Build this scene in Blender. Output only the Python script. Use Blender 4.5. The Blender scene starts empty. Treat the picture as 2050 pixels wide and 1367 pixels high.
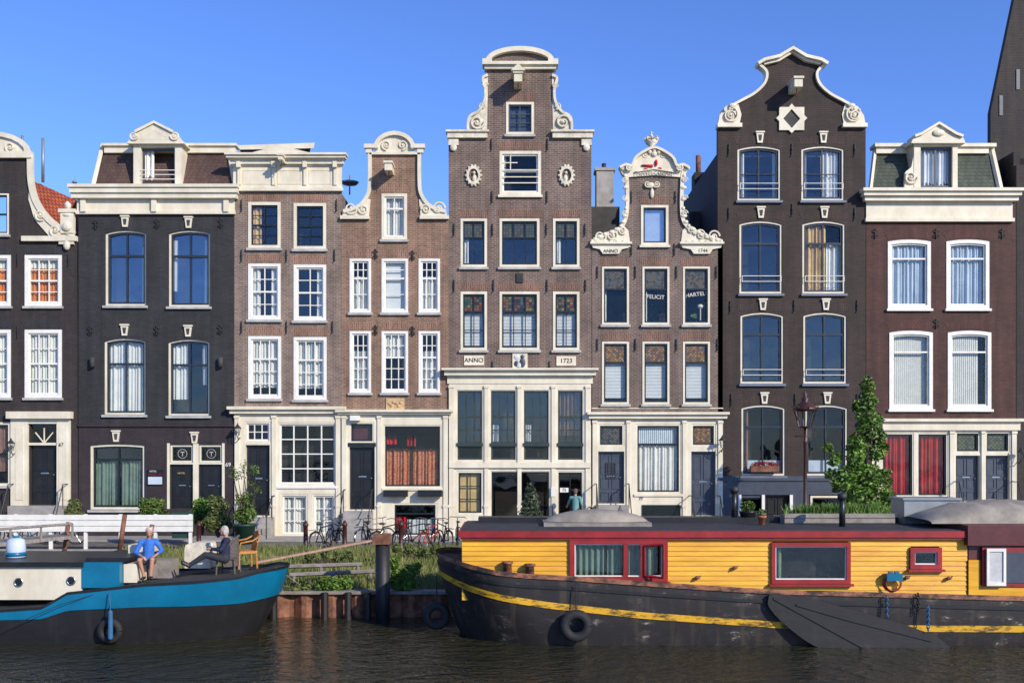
import bpy,bmesh,math,random
from mathutils import Vector,Matrix
from mathutils.geometry import tessellate_polygon
random.seed(7)
S=bpy.context.scene; COL=S.collection; R=math.radians; PI=math.pi
def W(px,py,D=40.0): return Vector(((px-1025)*D/2000, D-40, 3-(py-900)*D/2000))
def WY(px,py,Y): return W(px,py,40+Y)
ORG={}
class MB:
    def __init__(s): s.v=[];s.f=[]
    def add(s,vs,fs):
        o=len(s.v); s.v+=[Vector(p) for p in vs]; s.f+=[tuple(i+o for i in f) for f in fs]; return s
    def box(s,x0,x1,y0,y1,z0,z1):
        return s.add([(x,y,z) for z in(z0,z1) for y in(y0,y1) for x in(x0,x1)],[(0,1,3,2),(4,6,7,5),(0,4,5,1),(2,3,7,6),(0,2,6,4),(1,5,7,3)])
    def pb(s,x0,y0,x1,y1,a,b,D=40):
        p=W(x0,y1,D);q=W(x1,y0,D); return s.box(p.x,q.x,D-40+a,D-40+b,p.z,q.z)
    def prism(s,pts,a,b,holes=(),D=40):
        loops=[[W(x,y,D) for x,y in L] for L in [pts]+list(holes)]
        flat=[p for L in loops for p in L]
        tr=tessellate_polygon([[Vector((p.x,p.z,0)) for p in L] for L in loops])
        n=len(flat);Y=D-40
        vs=[(p.x,Y+a,p.z) for p in flat]+[(p.x,Y+b,p.z) for p in flat]
        fs=[tuple(t) for t in tr]+[tuple(i+n for i in reversed(t)) for t in tr]
        o=0
        for L in loops:
            m=len(L)
            for i in range(m):
                j=(i+1)%m; fs.append((o+i,o+j,o+j+n,o+i+n))
            o+=m
        return s.add(vs,fs)
    def tube(s,pts,r,n=8,caps=True):
        pts=[Vector(p) for p in pts];m=len(pts)
        rs=r if isinstance(r,(list,tuple)) else [r]*m
        vs=[];prev=None
        for i,p in enumerate(pts):
            t=(pts[min(i+1,m-1)]-pts[max(i-1,0)])
            t=t.normalized() if t.length>1e-9 else Vector((0,0,1))
            if prev is None:
                u=t.cross(Vector((0,1,0)))
                if u.length<.1:u=t.cross(Vector((1,0,0)))
            else: u=prev-t*prev.dot(t)
            u.normalize();prev=u;w=t.cross(u)
            for k in range(n):
                a=2*PI*k/n; vs.append(p+(u*math.cos(a)+w*math.sin(a))*rs[i])
        fs=[(i*n+k,i*n+(k+1)%n,(i+1)*n+(k+1)%n,(i+1)*n+k) for i in range(m-1) for k in range(n)]
        if caps: fs+=[tuple(range(n-1,-1,-1)),tuple(range((m-1)*n,m*n))]
        return s.add(vs,fs)
    def cap(s,a,b,ra,rb,n=12):
        a=Vector(a);b=Vector(b);d=(b-a);d=d.normalized() if d.length>1e-6 else Vector((0,0,1))
        P=[];Q=[]
        for k in range(5):
            t=PI/2*k/4; P.append(a-d*ra*math.cos(t)); Q.append(max(ra*math.sin(t),.0005))
        for k in range(5):
            t=PI/2*k/4; P.append(b+d*rb*math.sin(t)); Q.append(max(rb*math.cos(t),.0005))
        return s.tube(P,Q,n)
    def lathe(s,prof,c=(0,0,0),n=16):
        c=Vector(c);vs=[c+Vector((r*math.cos(2*PI*k/n),r*math.sin(2*PI*k/n),z)) for r,z in prof for k in range(n)]
        m=len(prof)
        fs=[(i*n+k,i*n+(k+1)%n,(i+1)*n+(k+1)%n,(i+1)*n+k) for i in range(m-1) for k in range(n)]+[tuple(range(n-1,-1,-1)),tuple(range((m-1)*n,m*n))]
        return s.add(vs,fs)
    def ell(s,c,r,n=10,rot=None):
        c=Vector(c); r=r if isinstance(r,(tuple,list)) else (r,r,r)
        vs=[];m=n//2+1
        for i in range(m+1):
            th=PI*i/m
            for k in range(n):
                a=2*PI*k/n; p=Vector((r[0]*math.sin(th)*math.cos(a),r[1]*math.sin(th)*math.sin(a),r[2]*math.cos(th)))
                if rot: p=rot@p
                vs.append(c+p)
        fs=[(i*n+k,i*n+(k+1)%n,(i+1)*n+(k+1)%n,(i+1)*n+k) for i in range(m) for k in range(n)]
        return s.add(vs,fs)
    def ribbon(s,pts,w,a,b,D=40):
        m=len(pts);L=[];Q=[]
        for i,p in enumerate(pts):
            q0=pts[max(i-1,0)];q1=pts[min(i+1,m-1)];dx,dy=q1[0]-q0[0],q1[1]-q0[1];l=math.hypot(dx,dy) or 1
            ww=(w[i] if isinstance(w,list) else w)/2
            L.append((p[0]-dy/l*ww,p[1]+dx/l*ww));Q.append((p[0]+dy/l*ww,p[1]-dx/l*ww))
        return s.prism(L+Q[::-1],a,b,D=D)
    def vol(s,cx,cy,r,sgn=1,a0=0,turns=1.6,th=3,Y=-.08,D=40):
        P=[];Q=[]
        for i in range(26):
            t=i/25; a=a0+sgn*turns*2*PI*t; rr=r*(1-.85*t)
            P.append(W(cx+rr*math.cos(a),cy+rr*math.sin(a),D)+Vector((0,Y,0)));Q.append(th*.8*(1-.4*t)*D/2000)
        s.tube(P,Q,6); return s.ell(W(cx,cy,D)+Vector((0,Y,0)),r*.25*D/2000,8)
    def build(s,name,mat,parent=None,smooth=False,label=None,org=None):
        me=bpy.data.meshes.new(name)
        if parent is None:
            if org is None:
                xs=[p.x for p in s.v];ys=[p.y for p in s.v];org=Vector(((min(xs)+max(xs))/2,(min(ys)+max(ys))/2,min(p.z for p in s.v)))
            o_=Vector(org)
        else: o_=ORG[parent.name]
        me.from_pydata([p-o_ for p in s.v],[],s.f)
        bm=bmesh.new();bm.from_mesh(me);bmesh.ops.recalc_face_normals(bm,faces=bm.faces);bm.to_mesh(me);bm.free()
        if smooth:
            for p in me.polygons:p.use_smooth=True
        me.materials.append(M[mat] if isinstance(mat,str) else mat)
        o=bpy.data.objects.new(name,me);COL.objects.link(o)
        if parent: o.parent=parent
        else: o.location=o_
        ORG[o.name]=o_
        if label:o['label']=label
        return o
def tag(o,label,cat,group=None,kind=None):
    o['label']=label;o['category']=cat
    if group:o['group']=group
    if kind:o['kind']=kind
    return o
def empty(name,loc,label,cat,group=None):
    o=bpy.data.objects.new(name,None);COL.objects.link(o);o.location=loc;ORG[o.name]=Vector(loc);return tag(o,label,cat,group)
def copy_tree(o,parent=None):
    c=o.copy();COL.objects.link(c);c.parent=parent
    for ch in list(o.children):copy_tree(ch,c)
    return c
def cr(P,n=6):
    P=[tuple(p) for p in P];out=[]
    for i in range(len(P)-1):
        p0=P[max(i-1,0)];p1=P[i];p2=P[i+1];p3=P[min(i+2,len(P)-1)]
        for k in range(n):
            t=k/n;out.append(tuple(.5*(2*b+(c-a)*t+(2*a-5*b+4*c-d)*t*t+(3*b-a-3*c+d)*t**3) for a,b,c,d in zip(p0,p1,p2,p3)))
    return out+[P[-1]]
def mx(P,c): return [(2*c-x,y) for x,y in P][::-1]
def rect(x0,y0,x1,y1,arch=0):
    if not arch: return [(x0,y1),(x1,y1),(x1,y0),(x0,y0)]
    m=(x0+x1)/2;h=(x1-x0)/2
    return [(x0,y1),(x1,y1)]+[(m+h*math.cos(PI*k/8),y0+arch*(math.cos(PI*k/8)**2)) for k in range(9)]
def lerp(T,x):
    if x<=T[0][0]:return T[0][1]
    for (a,b),(c,d) in zip(T,T[1:]):
        if x<=c:return b+(d-b)*(x-a)/(c-a)
    return T[-1][1]
# ---------------- materials
M={}
def nt(name):
    m=bpy.data.materials.new(name);m.use_nodes=True;N=m.node_tree;b=N.nodes['Principled BSDF'];return m,N,b
def L(N,a,b):N.links.new(a,b)
def node(N,t,**k):
    n=N.nodes.new(t)
    for a,b in k.items():
        if a.startswith('_'):n.inputs[a[1:].replace('_',' ')].default_value=b
        else:setattr(n,a,b)
    return n
def c4(c):return (c[0],c[1],c[2],1)
def paint(name,col,rough=.55,var=.15,sc=2.5,bump=.15,bs=30,metal=0,col2=None,lo=.35,hi=.65,stretch=(1,1,1)):
    m,N,b=nt(name);tc=node(N,'ShaderNodeTexCoord');mp=node(N,'ShaderNodeMapping',_Scale=stretch);L(N,tc.outputs['Object'],mp.inputs[0])
    n=node(N,'ShaderNodeTexNoise',_Scale=sc,_Detail=8.0,_Roughness=.65);L(N,mp.outputs[0],n.inputs['Vector'])
    r=node(N,'ShaderNodeValToRGB');L(N,n.outputs[0],r.inputs[0]);e=r.color_ramp.elements
    e[0].position=lo;e[1].position=hi
    e[0].color=c4([x*(1-var) for x in col]);e[1].color=c4(col2 if col2 else [min(1,x*(1+var)) for x in col])
    L(N,r.outputs[0],b.inputs['Base Color'])
    n2=node(N,'ShaderNodeTexNoise',_Scale=float(bs),_Detail=4.0);L(N,mp.outputs[0],n2.inputs['Vector'])
    bp=node(N,'ShaderNodeBump',_Strength=bump,_Distance=.02);L(N,n2.outputs[0],bp.inputs['Height']);L(N,bp.outputs[0],b.inputs['Normal'])
    b.inputs['Roughness'].default_value=rough;b.inputs['Metallic'].default_value=metal;M[name]=m;return m
def brick(name,c1,c2,mo,w=.22,h=.075,ms=.009,swap=False,bump=.5,rough=.8,st=.3,flat=False):
    m,N,b=nt(name);tc=node(N,'ShaderNodeTexCoord');sp=node(N,'ShaderNodeSeparateXYZ');L(N,tc.outputs['Object'],sp.inputs[0])
    ad=node(N,'ShaderNodeMath',operation='ADD');L(N,sp.outputs[0],ad.inputs[0])
    if not flat:L(N,sp.outputs[1],ad.inputs[1])
    else:ad.inputs[1].default_value=0
    cb=node(N,'ShaderNodeCombineXYZ');z=sp.outputs[1] if flat else sp.outputs[2]
    L(N,ad.outputs[0],cb.inputs[1 if swap else 0]);L(N,z,cb.inputs[0 if swap else 1])
    br=node(N,'ShaderNodeTexBrick',_Color1=c4(c1),_Color2=c4(c2),_Mortar=c4(mo),_Scale=1.0,_Mortar_Size=ms,_Brick_Width=w,_Row_Height=h,_Mortar_Smooth=.3,_Bias=0.0)
    L(N,cb.outputs[0],br.inputs['Vector'])
    n=node(N,'ShaderNodeTexNoise',_Scale=.9,_Detail=9.0,_Roughness=.7);L(N,tc.outputs['Object'],n.inputs['Vector'])
    r=node(N,'ShaderNodeMapRange');r.inputs[1].default_value=.3;r.inputs[2].default_value=.7;r.inputs[3].default_value=1-st;r.inputs[4].default_value=1+st;L(N,n.outputs[0],r.inputs[0])
    mu=node(N,'ShaderNodeMix',data_type='RGBA',blend_type='MULTIPLY');mu.inputs[0].default_value=1;L(N,br.outputs[0],mu.inputs[6]);L(N,r.outputs[0],mu.inputs[7])
    mp=node(N,'ShaderNodeMapping',_Scale=(3.5,3.5,.25));L(N,tc.outputs['Object'],mp.inputs[0]);n2=node(N,'ShaderNodeTexNoise',_Scale=1.0,_Detail=4.0);L(N,mp.outputs[0],n2.inputs['Vector'])
    r2=node(N,'ShaderNodeMapRange');r2.inputs[1].default_value=.35;r2.inputs[2].default_value=.65;r2.inputs[3].default_value=.78;r2.inputs[4].default_value=1.14;L(N,n2.outputs[0],r2.inputs[0])
    m2=node(N,'ShaderNodeMix',data_type='RGBA',blend_type='MULTIPLY');m2.inputs[0].default_value=1;L(N,mu.outputs[2],m2.inputs[6]);L(N,r2.outputs[0],m2.inputs[7])
    L(N,m2.outputs[2],b.inputs['Base Color']);bp=node(N,'ShaderNodeBump',_Strength=bump,_Distance=.01);bp.invert=True;L(N,br.outputs['Fac'],bp.inputs['Height']);L(N,bp.outputs[0],b.inputs['Normal'])
    b.inputs['Roughness'].default_value=rough;M[name]=m
def glass(name,refl,tint=(.9,.95,1)):
    m,N,b=nt(name);out=N.nodes['Material Output'];N.nodes.remove(b)
    t=node(N,'ShaderNodeBsdfTransparent',_Color=c4([.93,.95,.95]));g=node(N,'ShaderNodeBsdfGlossy',_Color=c4(tint),_Roughness=.02)
    tc=node(N,'ShaderNodeTexCoord');n=node(N,'ShaderNodeTexNoise',_Scale=1.2,_Detail=1.0);L(N,tc.outputs['Object'],n.inputs['Vector'])
    bp=node(N,'ShaderNodeBump',_Strength=.35,_Distance=.04);L(N,n.outputs[0],bp.inputs['Height']);L(N,bp.outputs[0],g.inputs['Normal'])
    lw=node(N,'ShaderNodeLayerWeight',_Blend=.5);pw=node(N,'ShaderNodeMath',operation='POWER');pw.inputs[1].default_value=5;L(N,lw.outputs['Facing'],pw.inputs[0]);ad=node(N,'ShaderNodeMath',operation='MULTIPLY_ADD');ad.inputs[1].default_value=.8;ad.inputs[2].default_value=refl;L(N,pw.outputs[0],ad.inputs[0])
    mix=node(N,'ShaderNodeMixShader');L(N,ad.outputs[0],mix.inputs[0]);L(N,t.outputs[0],mix.inputs[1]);L(N,g.outputs[0],mix.inputs[2]);L(N,mix.outputs[0],out.inputs[0]);M[name]=m
def mosaic(name,cols,sc=7,rot=0):
    m,N,b=nt(name);tc=node(N,'ShaderNodeTexCoord');sp=node(N,'ShaderNodeSeparateXYZ');L(N,tc.outputs['Object'],sp.inputs[0]);cb=node(N,'ShaderNodeCombineXYZ');L(N,sp.outputs[0],cb.inputs[0]);L(N,sp.outputs[2],cb.inputs[1])
    mp=node(N,'ShaderNodeMapping',_Scale=(sc,sc,sc),_Rotation=(0,0,rot));L(N,cb.outputs[0],mp.inputs[0])
    fl=node(N,'ShaderNodeVectorMath',operation='FLOOR');L(N,mp.outputs[0],fl.inputs[0]);wn=node(N,'ShaderNodeTexWhiteNoise');L(N,fl.outputs[0],wn.inputs[0])
    r=node(N,'ShaderNodeValToRGB');r.color_ramp.interpolation='CONSTANT';L(N,wn.outputs[0],r.inputs[0]);e=r.color_ramp.elements
    while len(e)<len(cols):e.new(.5)
    for i,c in enumerate(cols):e[i].position=i/len(cols);e[i].color=c4(c)
    fr=node(N,'ShaderNodeVectorMath',operation='FRACTION');L(N,mp.outputs[0],fr.inputs[0]);s2=node(N,'ShaderNodeSeparateXYZ');L(N,fr.outputs[0],s2.inputs[0]);mn=node(N,'ShaderNodeMath',operation='MINIMUM');L(N,s2.outputs[0],mn.inputs[0]);L(N,s2.outputs[1],mn.inputs[1])
    gt=node(N,'ShaderNodeMath',operation='GREATER_THAN');gt.inputs[1].default_value=.13;L(N,mn.outputs[0],gt.inputs[0]);mu=node(N,'ShaderNodeMix',data_type='RGBA');L(N,gt.outputs[0],mu.inputs[0]);mu.inputs[6].default_value=(.012,.012,.012,1);L(N,r.outputs[0],mu.inputs[7])
    L(N,mu.outputs[2],b.inputs['Base Color']);b.inputs['Roughness'].default_value=.35;M[name]=m
paint('cream',(.70,.62,.45),.5,.13,1.8,.15,col2=(.76,.69,.53),stretch=(1,1,.5));paint('white',(.76,.73,.65),.45,.08)
paint('stone',(.62,.56,.43),.8,.25,4,.5,20);paint('sill',(.40,.39,.36),.7,.2);paint('bluesill',(.13,.15,.19),.6,.15);paint('chimney_grey',(.33,.31,.28),.8,.2)
paint('dark',(.012,.016,.014),.3,.3);paint('sash_green',(.03,.042,.034),.4,.2);paint('black',(.012,.012,.012),.4,.3);paint('iron',(.02,.02,.02),.6,.3)
paint('bluegrey',(.05,.06,.08),.4,.15);paint('sash_blue',(.02,.025,.035),.35,.15);paint('room_painted_light',(.016,.013,.011),.9,.5,.7,col2=(.10,.075,.05),lo=.5,hi=.78);paint('curtain',(.72,.69,.62),.9,.08);paint('net',(.5,.5,.48),.9,.12,6)  # room: dark base, lighter blotches painted in to suggest a lit interior
paint('orange_cloth',(.62,.2,.04),.9,.2,5);paint('red_cloth',(.42,.008,.01),.85,.3,3);paint('brown_cloth',(.2,.1,.08),.9,.2);paint('rust_cloth',(.52,.08,.03),.9,.45,14,col2=(.62,.25,.12))
paint('green_cloth',(.15,.21,.15),.9,.2);paint('tan_cloth',(.6,.4,.16),.9,.2);paint('blind',(.72,.71,.68),.7,.05);paint('blue_blind',(.5,.56,.62),.6,.1)
brick('brick_ink',(.024,.022,.024),(.034,.031,.033),(.018,.017,.018));brick('brick_soot',(.032,.024,.02),(.042,.031,.026),(.02,.017,.015))
brick('brick_plum',(.030,.020,.022),(.038,.026,.027),(.02,.016,.017))
brick('brick_pink',(.215,.145,.105),(.14,.094,.07),(.34,.28,.225));brick('brick_rose',(.245,.132,.078),(.16,.086,.053),(.33,.25,.18))
brick('brick_mauve',(.155,.098,.072),(.10,.064,.048),(.29,.235,.19));brick('brick_grey',(.15,.10,.077),(.10,.067,.052),(.27,.22,.18))
brick('brick_umber',(.034,.021,.016),(.047,.029,.022),(.024,.017,.014));brick('brick_oxide',(.062,.024,.017),(.086,.034,.024),(.044,.023,.018))
for n,c,d,mo in (('soldier_pink',(.26,.125,.075),(.175,.08,.05),(.34,.26,.19)),('soldier_mauve',(.19,.085,.055),(.12,.058,.04),(.28,.21,.15)),('soldier_umber',(.04,.023,.017),(.055,.032,.023),(.02,.015,.012)),('soldier_oxide',(.075,.025,.018),(.1,.034,.024),(.04,.02,.016)),('soldier_ink',(.028,.026,.028),(.036,.034,.036),(.015,.015,.015))):brick(n,c,d,mo,swap=True)
brick('tile_brown',(.075,.042,.03),(.1,.055,.04),(.035,.02,.016),.2,.14,.012);brick('tile_green',(.05,.062,.042),(.065,.08,.055),(.02,.028,.02),.25,.16,.012)
brick('tile_orange',(.45,.085,.025),(.36,.07,.025),(.12,.03,.015),.2,.22,.03,bump=1);paint('slate',(.05,.047,.045),.8,.3)
brick('cobble',(.19,.165,.145),(.13,.115,.1),(.08,.07,.06),.22,.1,.012,flat=True);paint('kerb',(.3,.28,.25),.8,.2)
glass('pane',.022,(.9,.93,.95));glass('pane_sky',.15,(.72,.82,.95));glass('pane_mid',.05,(.85,.9,.95))
mosaic('stained',[(.14,.02,.015),(.02,.08,.03),(.22,.14,.03),(.02,.03,.07),(.16,.07,.025),(.05,.08,.07),(.02,.02,.02),(.1,.09,.04)],8.5)
mosaic('stained_dim',[(.05,.07,.06),(.09,.09,.05),(.04,.07,.05),(.07,.05,.04),(.06,.08,.08)],8.5)
mosaic('stained_gold',[(.24,.13,.04),(.18,.11,.05),(.15,.06,.03),(.09,.09,.09),(.28,.18,.06)],11,.785);mosaic('stained_grey',[(.06,.07,.07),(.09,.10,.10),(.04,.04,.04),(.12,.09,.05)],11,.785)
mosaic('stained_green',[(.06,.09,.05),(.1,.11,.05),(.05,.06,.06)],9,.785)
paint('plank_yellow',(.70,.31,.008),.5,.14,1.2,.3,12,col2=(.80,.43,.015),stretch=(.5,1,3));paint('maroon',(.27,.014,.015),.45,.25);paint('maroon_dark',(.09,.016,.016),.45,.3)
paint('roof_felt',(.03,.03,.03),.75,.3,3,.4);paint('rust',(.17,.06,.03),.8,.5,4,.5,20,col2=(.3,.13,.07));paint('gunwale_rust',(.06,.035,.028),.6,.4,3,.4,20,col2=(.34,.13,.06),lo=.40,hi=.58,stretch=(1,1,2))
paint('stripe_yellow',(.20,.12,.03),.5,.5,3,.3,15,col2=(.70,.38,.02),lo=.38,hi=.52,stretch=(1,1,3))
def wornhull(name,base,s1,s2,lo=.58,hi=.66):
    m,N,b=nt(name);tc=node(N,'ShaderNodeTexCoord');mp=node(N,'ShaderNodeMapping',_Scale=(.7,1,1.6));L(N,tc.outputs['Object'],mp.inputs[0])
    n=node(N,'ShaderNodeTexNoise',_Scale=1.7,_Detail=12.0,_Roughness=.75);L(N,mp.outputs[0],n.inputs['Vector']);r=node(N,'ShaderNodeValToRGB');L(N,n.outputs[0],r.inputs[0]);e=r.color_ramp.elements
    e[0].position=.3;e[0].color=c4([x*.6 for x in base]);e[1].position=lo;e[1].color=c4(base);a=e.new(hi);a.color=c4(s1);a=e.new(hi+.035);a.color=c4(s2)
    n3=node(N,'ShaderNodeTexNoise',_Scale=1.0,_Detail=5.0);m3=node(N,'ShaderNodeMapping',_Scale=(5,5,.5));L(N,tc.outputs['Object'],m3.inputs[0]);L(N,m3.outputs[0],n3.inputs['Vector'])
    r3=node(N,'ShaderNodeMapRange');r3.inputs[1].default_value=.52;r3.inputs[2].default_value=.78;r3.inputs[4].default_value=.5;L(N,n3.outputs[0],r3.inputs[0])
    mu=node(N,'ShaderNodeMix',data_type='RGBA');L(N,r3.outputs[0],mu.inputs[0]);L(N,r.outputs[0],mu.inputs[6]);mu.inputs[7].default_value=(.11,.08,.05,1) if 'worn' in name else (.03,.03,.032,1);L(N,mu.outputs[2],b.inputs['Base Color'])
    bp=node(N,'ShaderNodeBump',_Strength=.3,_Distance=.03);L(N,n.outputs[0],bp.inputs['Height']);L(N,bp.outputs[0],b.inputs['Normal']);b.inputs['Roughness'].default_value=.55;M[name]=m
wornhull('hull_worn',(.021,.018,.017),(.07,.055,.045),(.36,.34,.30),.56,.62);wornhull('hull_black',(.015,.014,.015),(.03,.028,.028),(.07,.06,.06),.66,.74);wornhull('board_black',(.018,.016,.016),(.04,.035,.035),(.13,.12,.11),.6,.68)
paint('blue_paint',(.003,.14,.25),.3,.15,1.5,.05);paint('plank_wood',(.38,.22,.15),.75,.25,3,.3,stretch=(1,6,1));paint('grey_wood',(.24,.21,.18),.85,.3,3,.4,stretch=(1,8,1))
paint('tarp',(.27,.235,.185),.7,.25,2,.4,8);paint('lamp_brown',(.05,.014,.011),.45,.3);paint('rubber',(.014,.014,.014),.75,.3,6,.4);paint('rope',(.3,.26,.2),.9,.3);paint('blue_rope',(.03,.12,.24),.8,.2)
paint('soil',(.05,.04,.025),.95,.4);paint('grassy',(.09,.11,.03),.95,.5,2,.6,30,col2=(.15,.12,.06));paint('bark',(.06,.045,.03),.95,.3)
paint('leaf',(.05,.105,.014),.6,.4,2.2,.1,col2=(.14,.22,.035));paint('leaf_bright',(.055,.13,.014),.6,.4,1.8,.1,col2=(.18,.31,.04));paint('leaf_dark',(.025,.06,.015),.65,.5,3,.1,col2=(.07,.12,.03));paint('leaf_olive',(.08,.12,.025),.65,.4,3,.1,col2=(.19,.22,.06));paint('leaf_fir',(.035,.06,.03),.65,.5,3,.1,col2=(.11,.14,.07))
paint('grass_blade',(.09,.15,.025),.7,.4,1.6,.1,col2=(.28,.28,.08))
paint('leaf_red',(.3,.03,.03),.6,.5,4);paint('terracotta',(.4,.13,.06),.8,.15);paint('pot_green',(.015,.045,.03),.5,.2)
paint('skin',(.46,.215,.135),.5,.08);paint('hair_grey',(.46,.42,.37),.8,.25,20,.6,60);paint('hair_dark',(.10,.08,.07),.8,.3);paint('shirt_blue',(.03,.14,.46),.85,.25,6,.4,25);paint('navy',(.014,.016,.045),.85,.3,6,.4);paint('teal',(.12,.28,.27),.85,.15);paint('jeans',(.02,.022,.03),.85,.3);paint('shorts',(.13,.11,.08),.85,.2)
paint('wicker_grey',(.10,.085,.07),.85,.4,25,.8,50);paint('rattan',(.48,.2,.045),.55,.25,10,.4);paint('chrome',(.5,.5,.5),.25,.1,metal=1);paint('red_paint',(.3,.02,.02),.4,.2);paint('signblack',(.01,.01,.012),.4,.1);paint('tanstone',(.5,.34,.17),.85,.25,8,.6,20)
paint('grey_metal',(.26,.28,.29),.45,.15,metal=.4)
def water():
    m,N,b=nt('canal_water');tc=node(N,'ShaderNodeTexCoord');b.inputs['Base Color'].default_value=(.026,.025,.012,1);b.inputs['Roughness'].default_value=.04;b.inputs['IOR'].default_value=1.4
    mp=node(N,'ShaderNodeMapping',_Scale=(1,1.4,1),_Rotation=(0,0,.25));L(N,tc.outputs['Object'],mp.inputs[0])
    a=node(N,'ShaderNodeTexNoise',_Scale=1.5,_Detail=3.0,_Distortion=.9);c=node(N,'ShaderNodeTexNoise',_Scale=5.0,_Detail=3.0,_Distortion=.7);L(N,mp.outputs[0],a.inputs['Vector']);L(N,mp.outputs[0],c.inputs['Vector'])
    x=node(N,'ShaderNodeMath',operation='MULTIPLY_ADD');x.inputs[1].default_value=.4;L(N,c.outputs[0],x.inputs[0]);L(N,a.outputs[0],x.inputs[2])
    bp=node(N,'ShaderNodeBump',_Strength=1.0,_Distance=.17);L(N,x.outputs[0],bp.inputs['Height']);L(N,bp.outputs[0],b.inputs['Normal']);M['water']=m
water()
def text(parent,s,px,py,h,mat,Y=-.03,D=40,name='lettering',rot=0):
    cu=bpy.data.curves.new('t','FONT');cu.body=s;cu.size=h*D/2000/.72;cu.align_x='CENTER';cu.align_y='CENTER';cu.extrude=.004
    t=bpy.data.objects.new('t',cu);COL.objects.link(t);bpy.context.view_layer.update()
    me=bpy.data.meshes.new_from_object(t.evaluated_get(bpy.context.evaluated_depsgraph_get()));bpy.data.objects.remove(t)
    p=W(px,py,D)+Vector((0,Y,0))-ORG[parent.name];me.transform(Matrix.Translation(p)@Matrix.Rotation(PI/2,4,'X')@Matrix.Rotation(rot,4,'Z'));me.materials.clear();me.materials.append(M[mat])
    o=bpy.data.objects.new(name,me);COL.objects.link(o);o.parent=parent;ORG[o.name]=ORG[parent.name];return o
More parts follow.
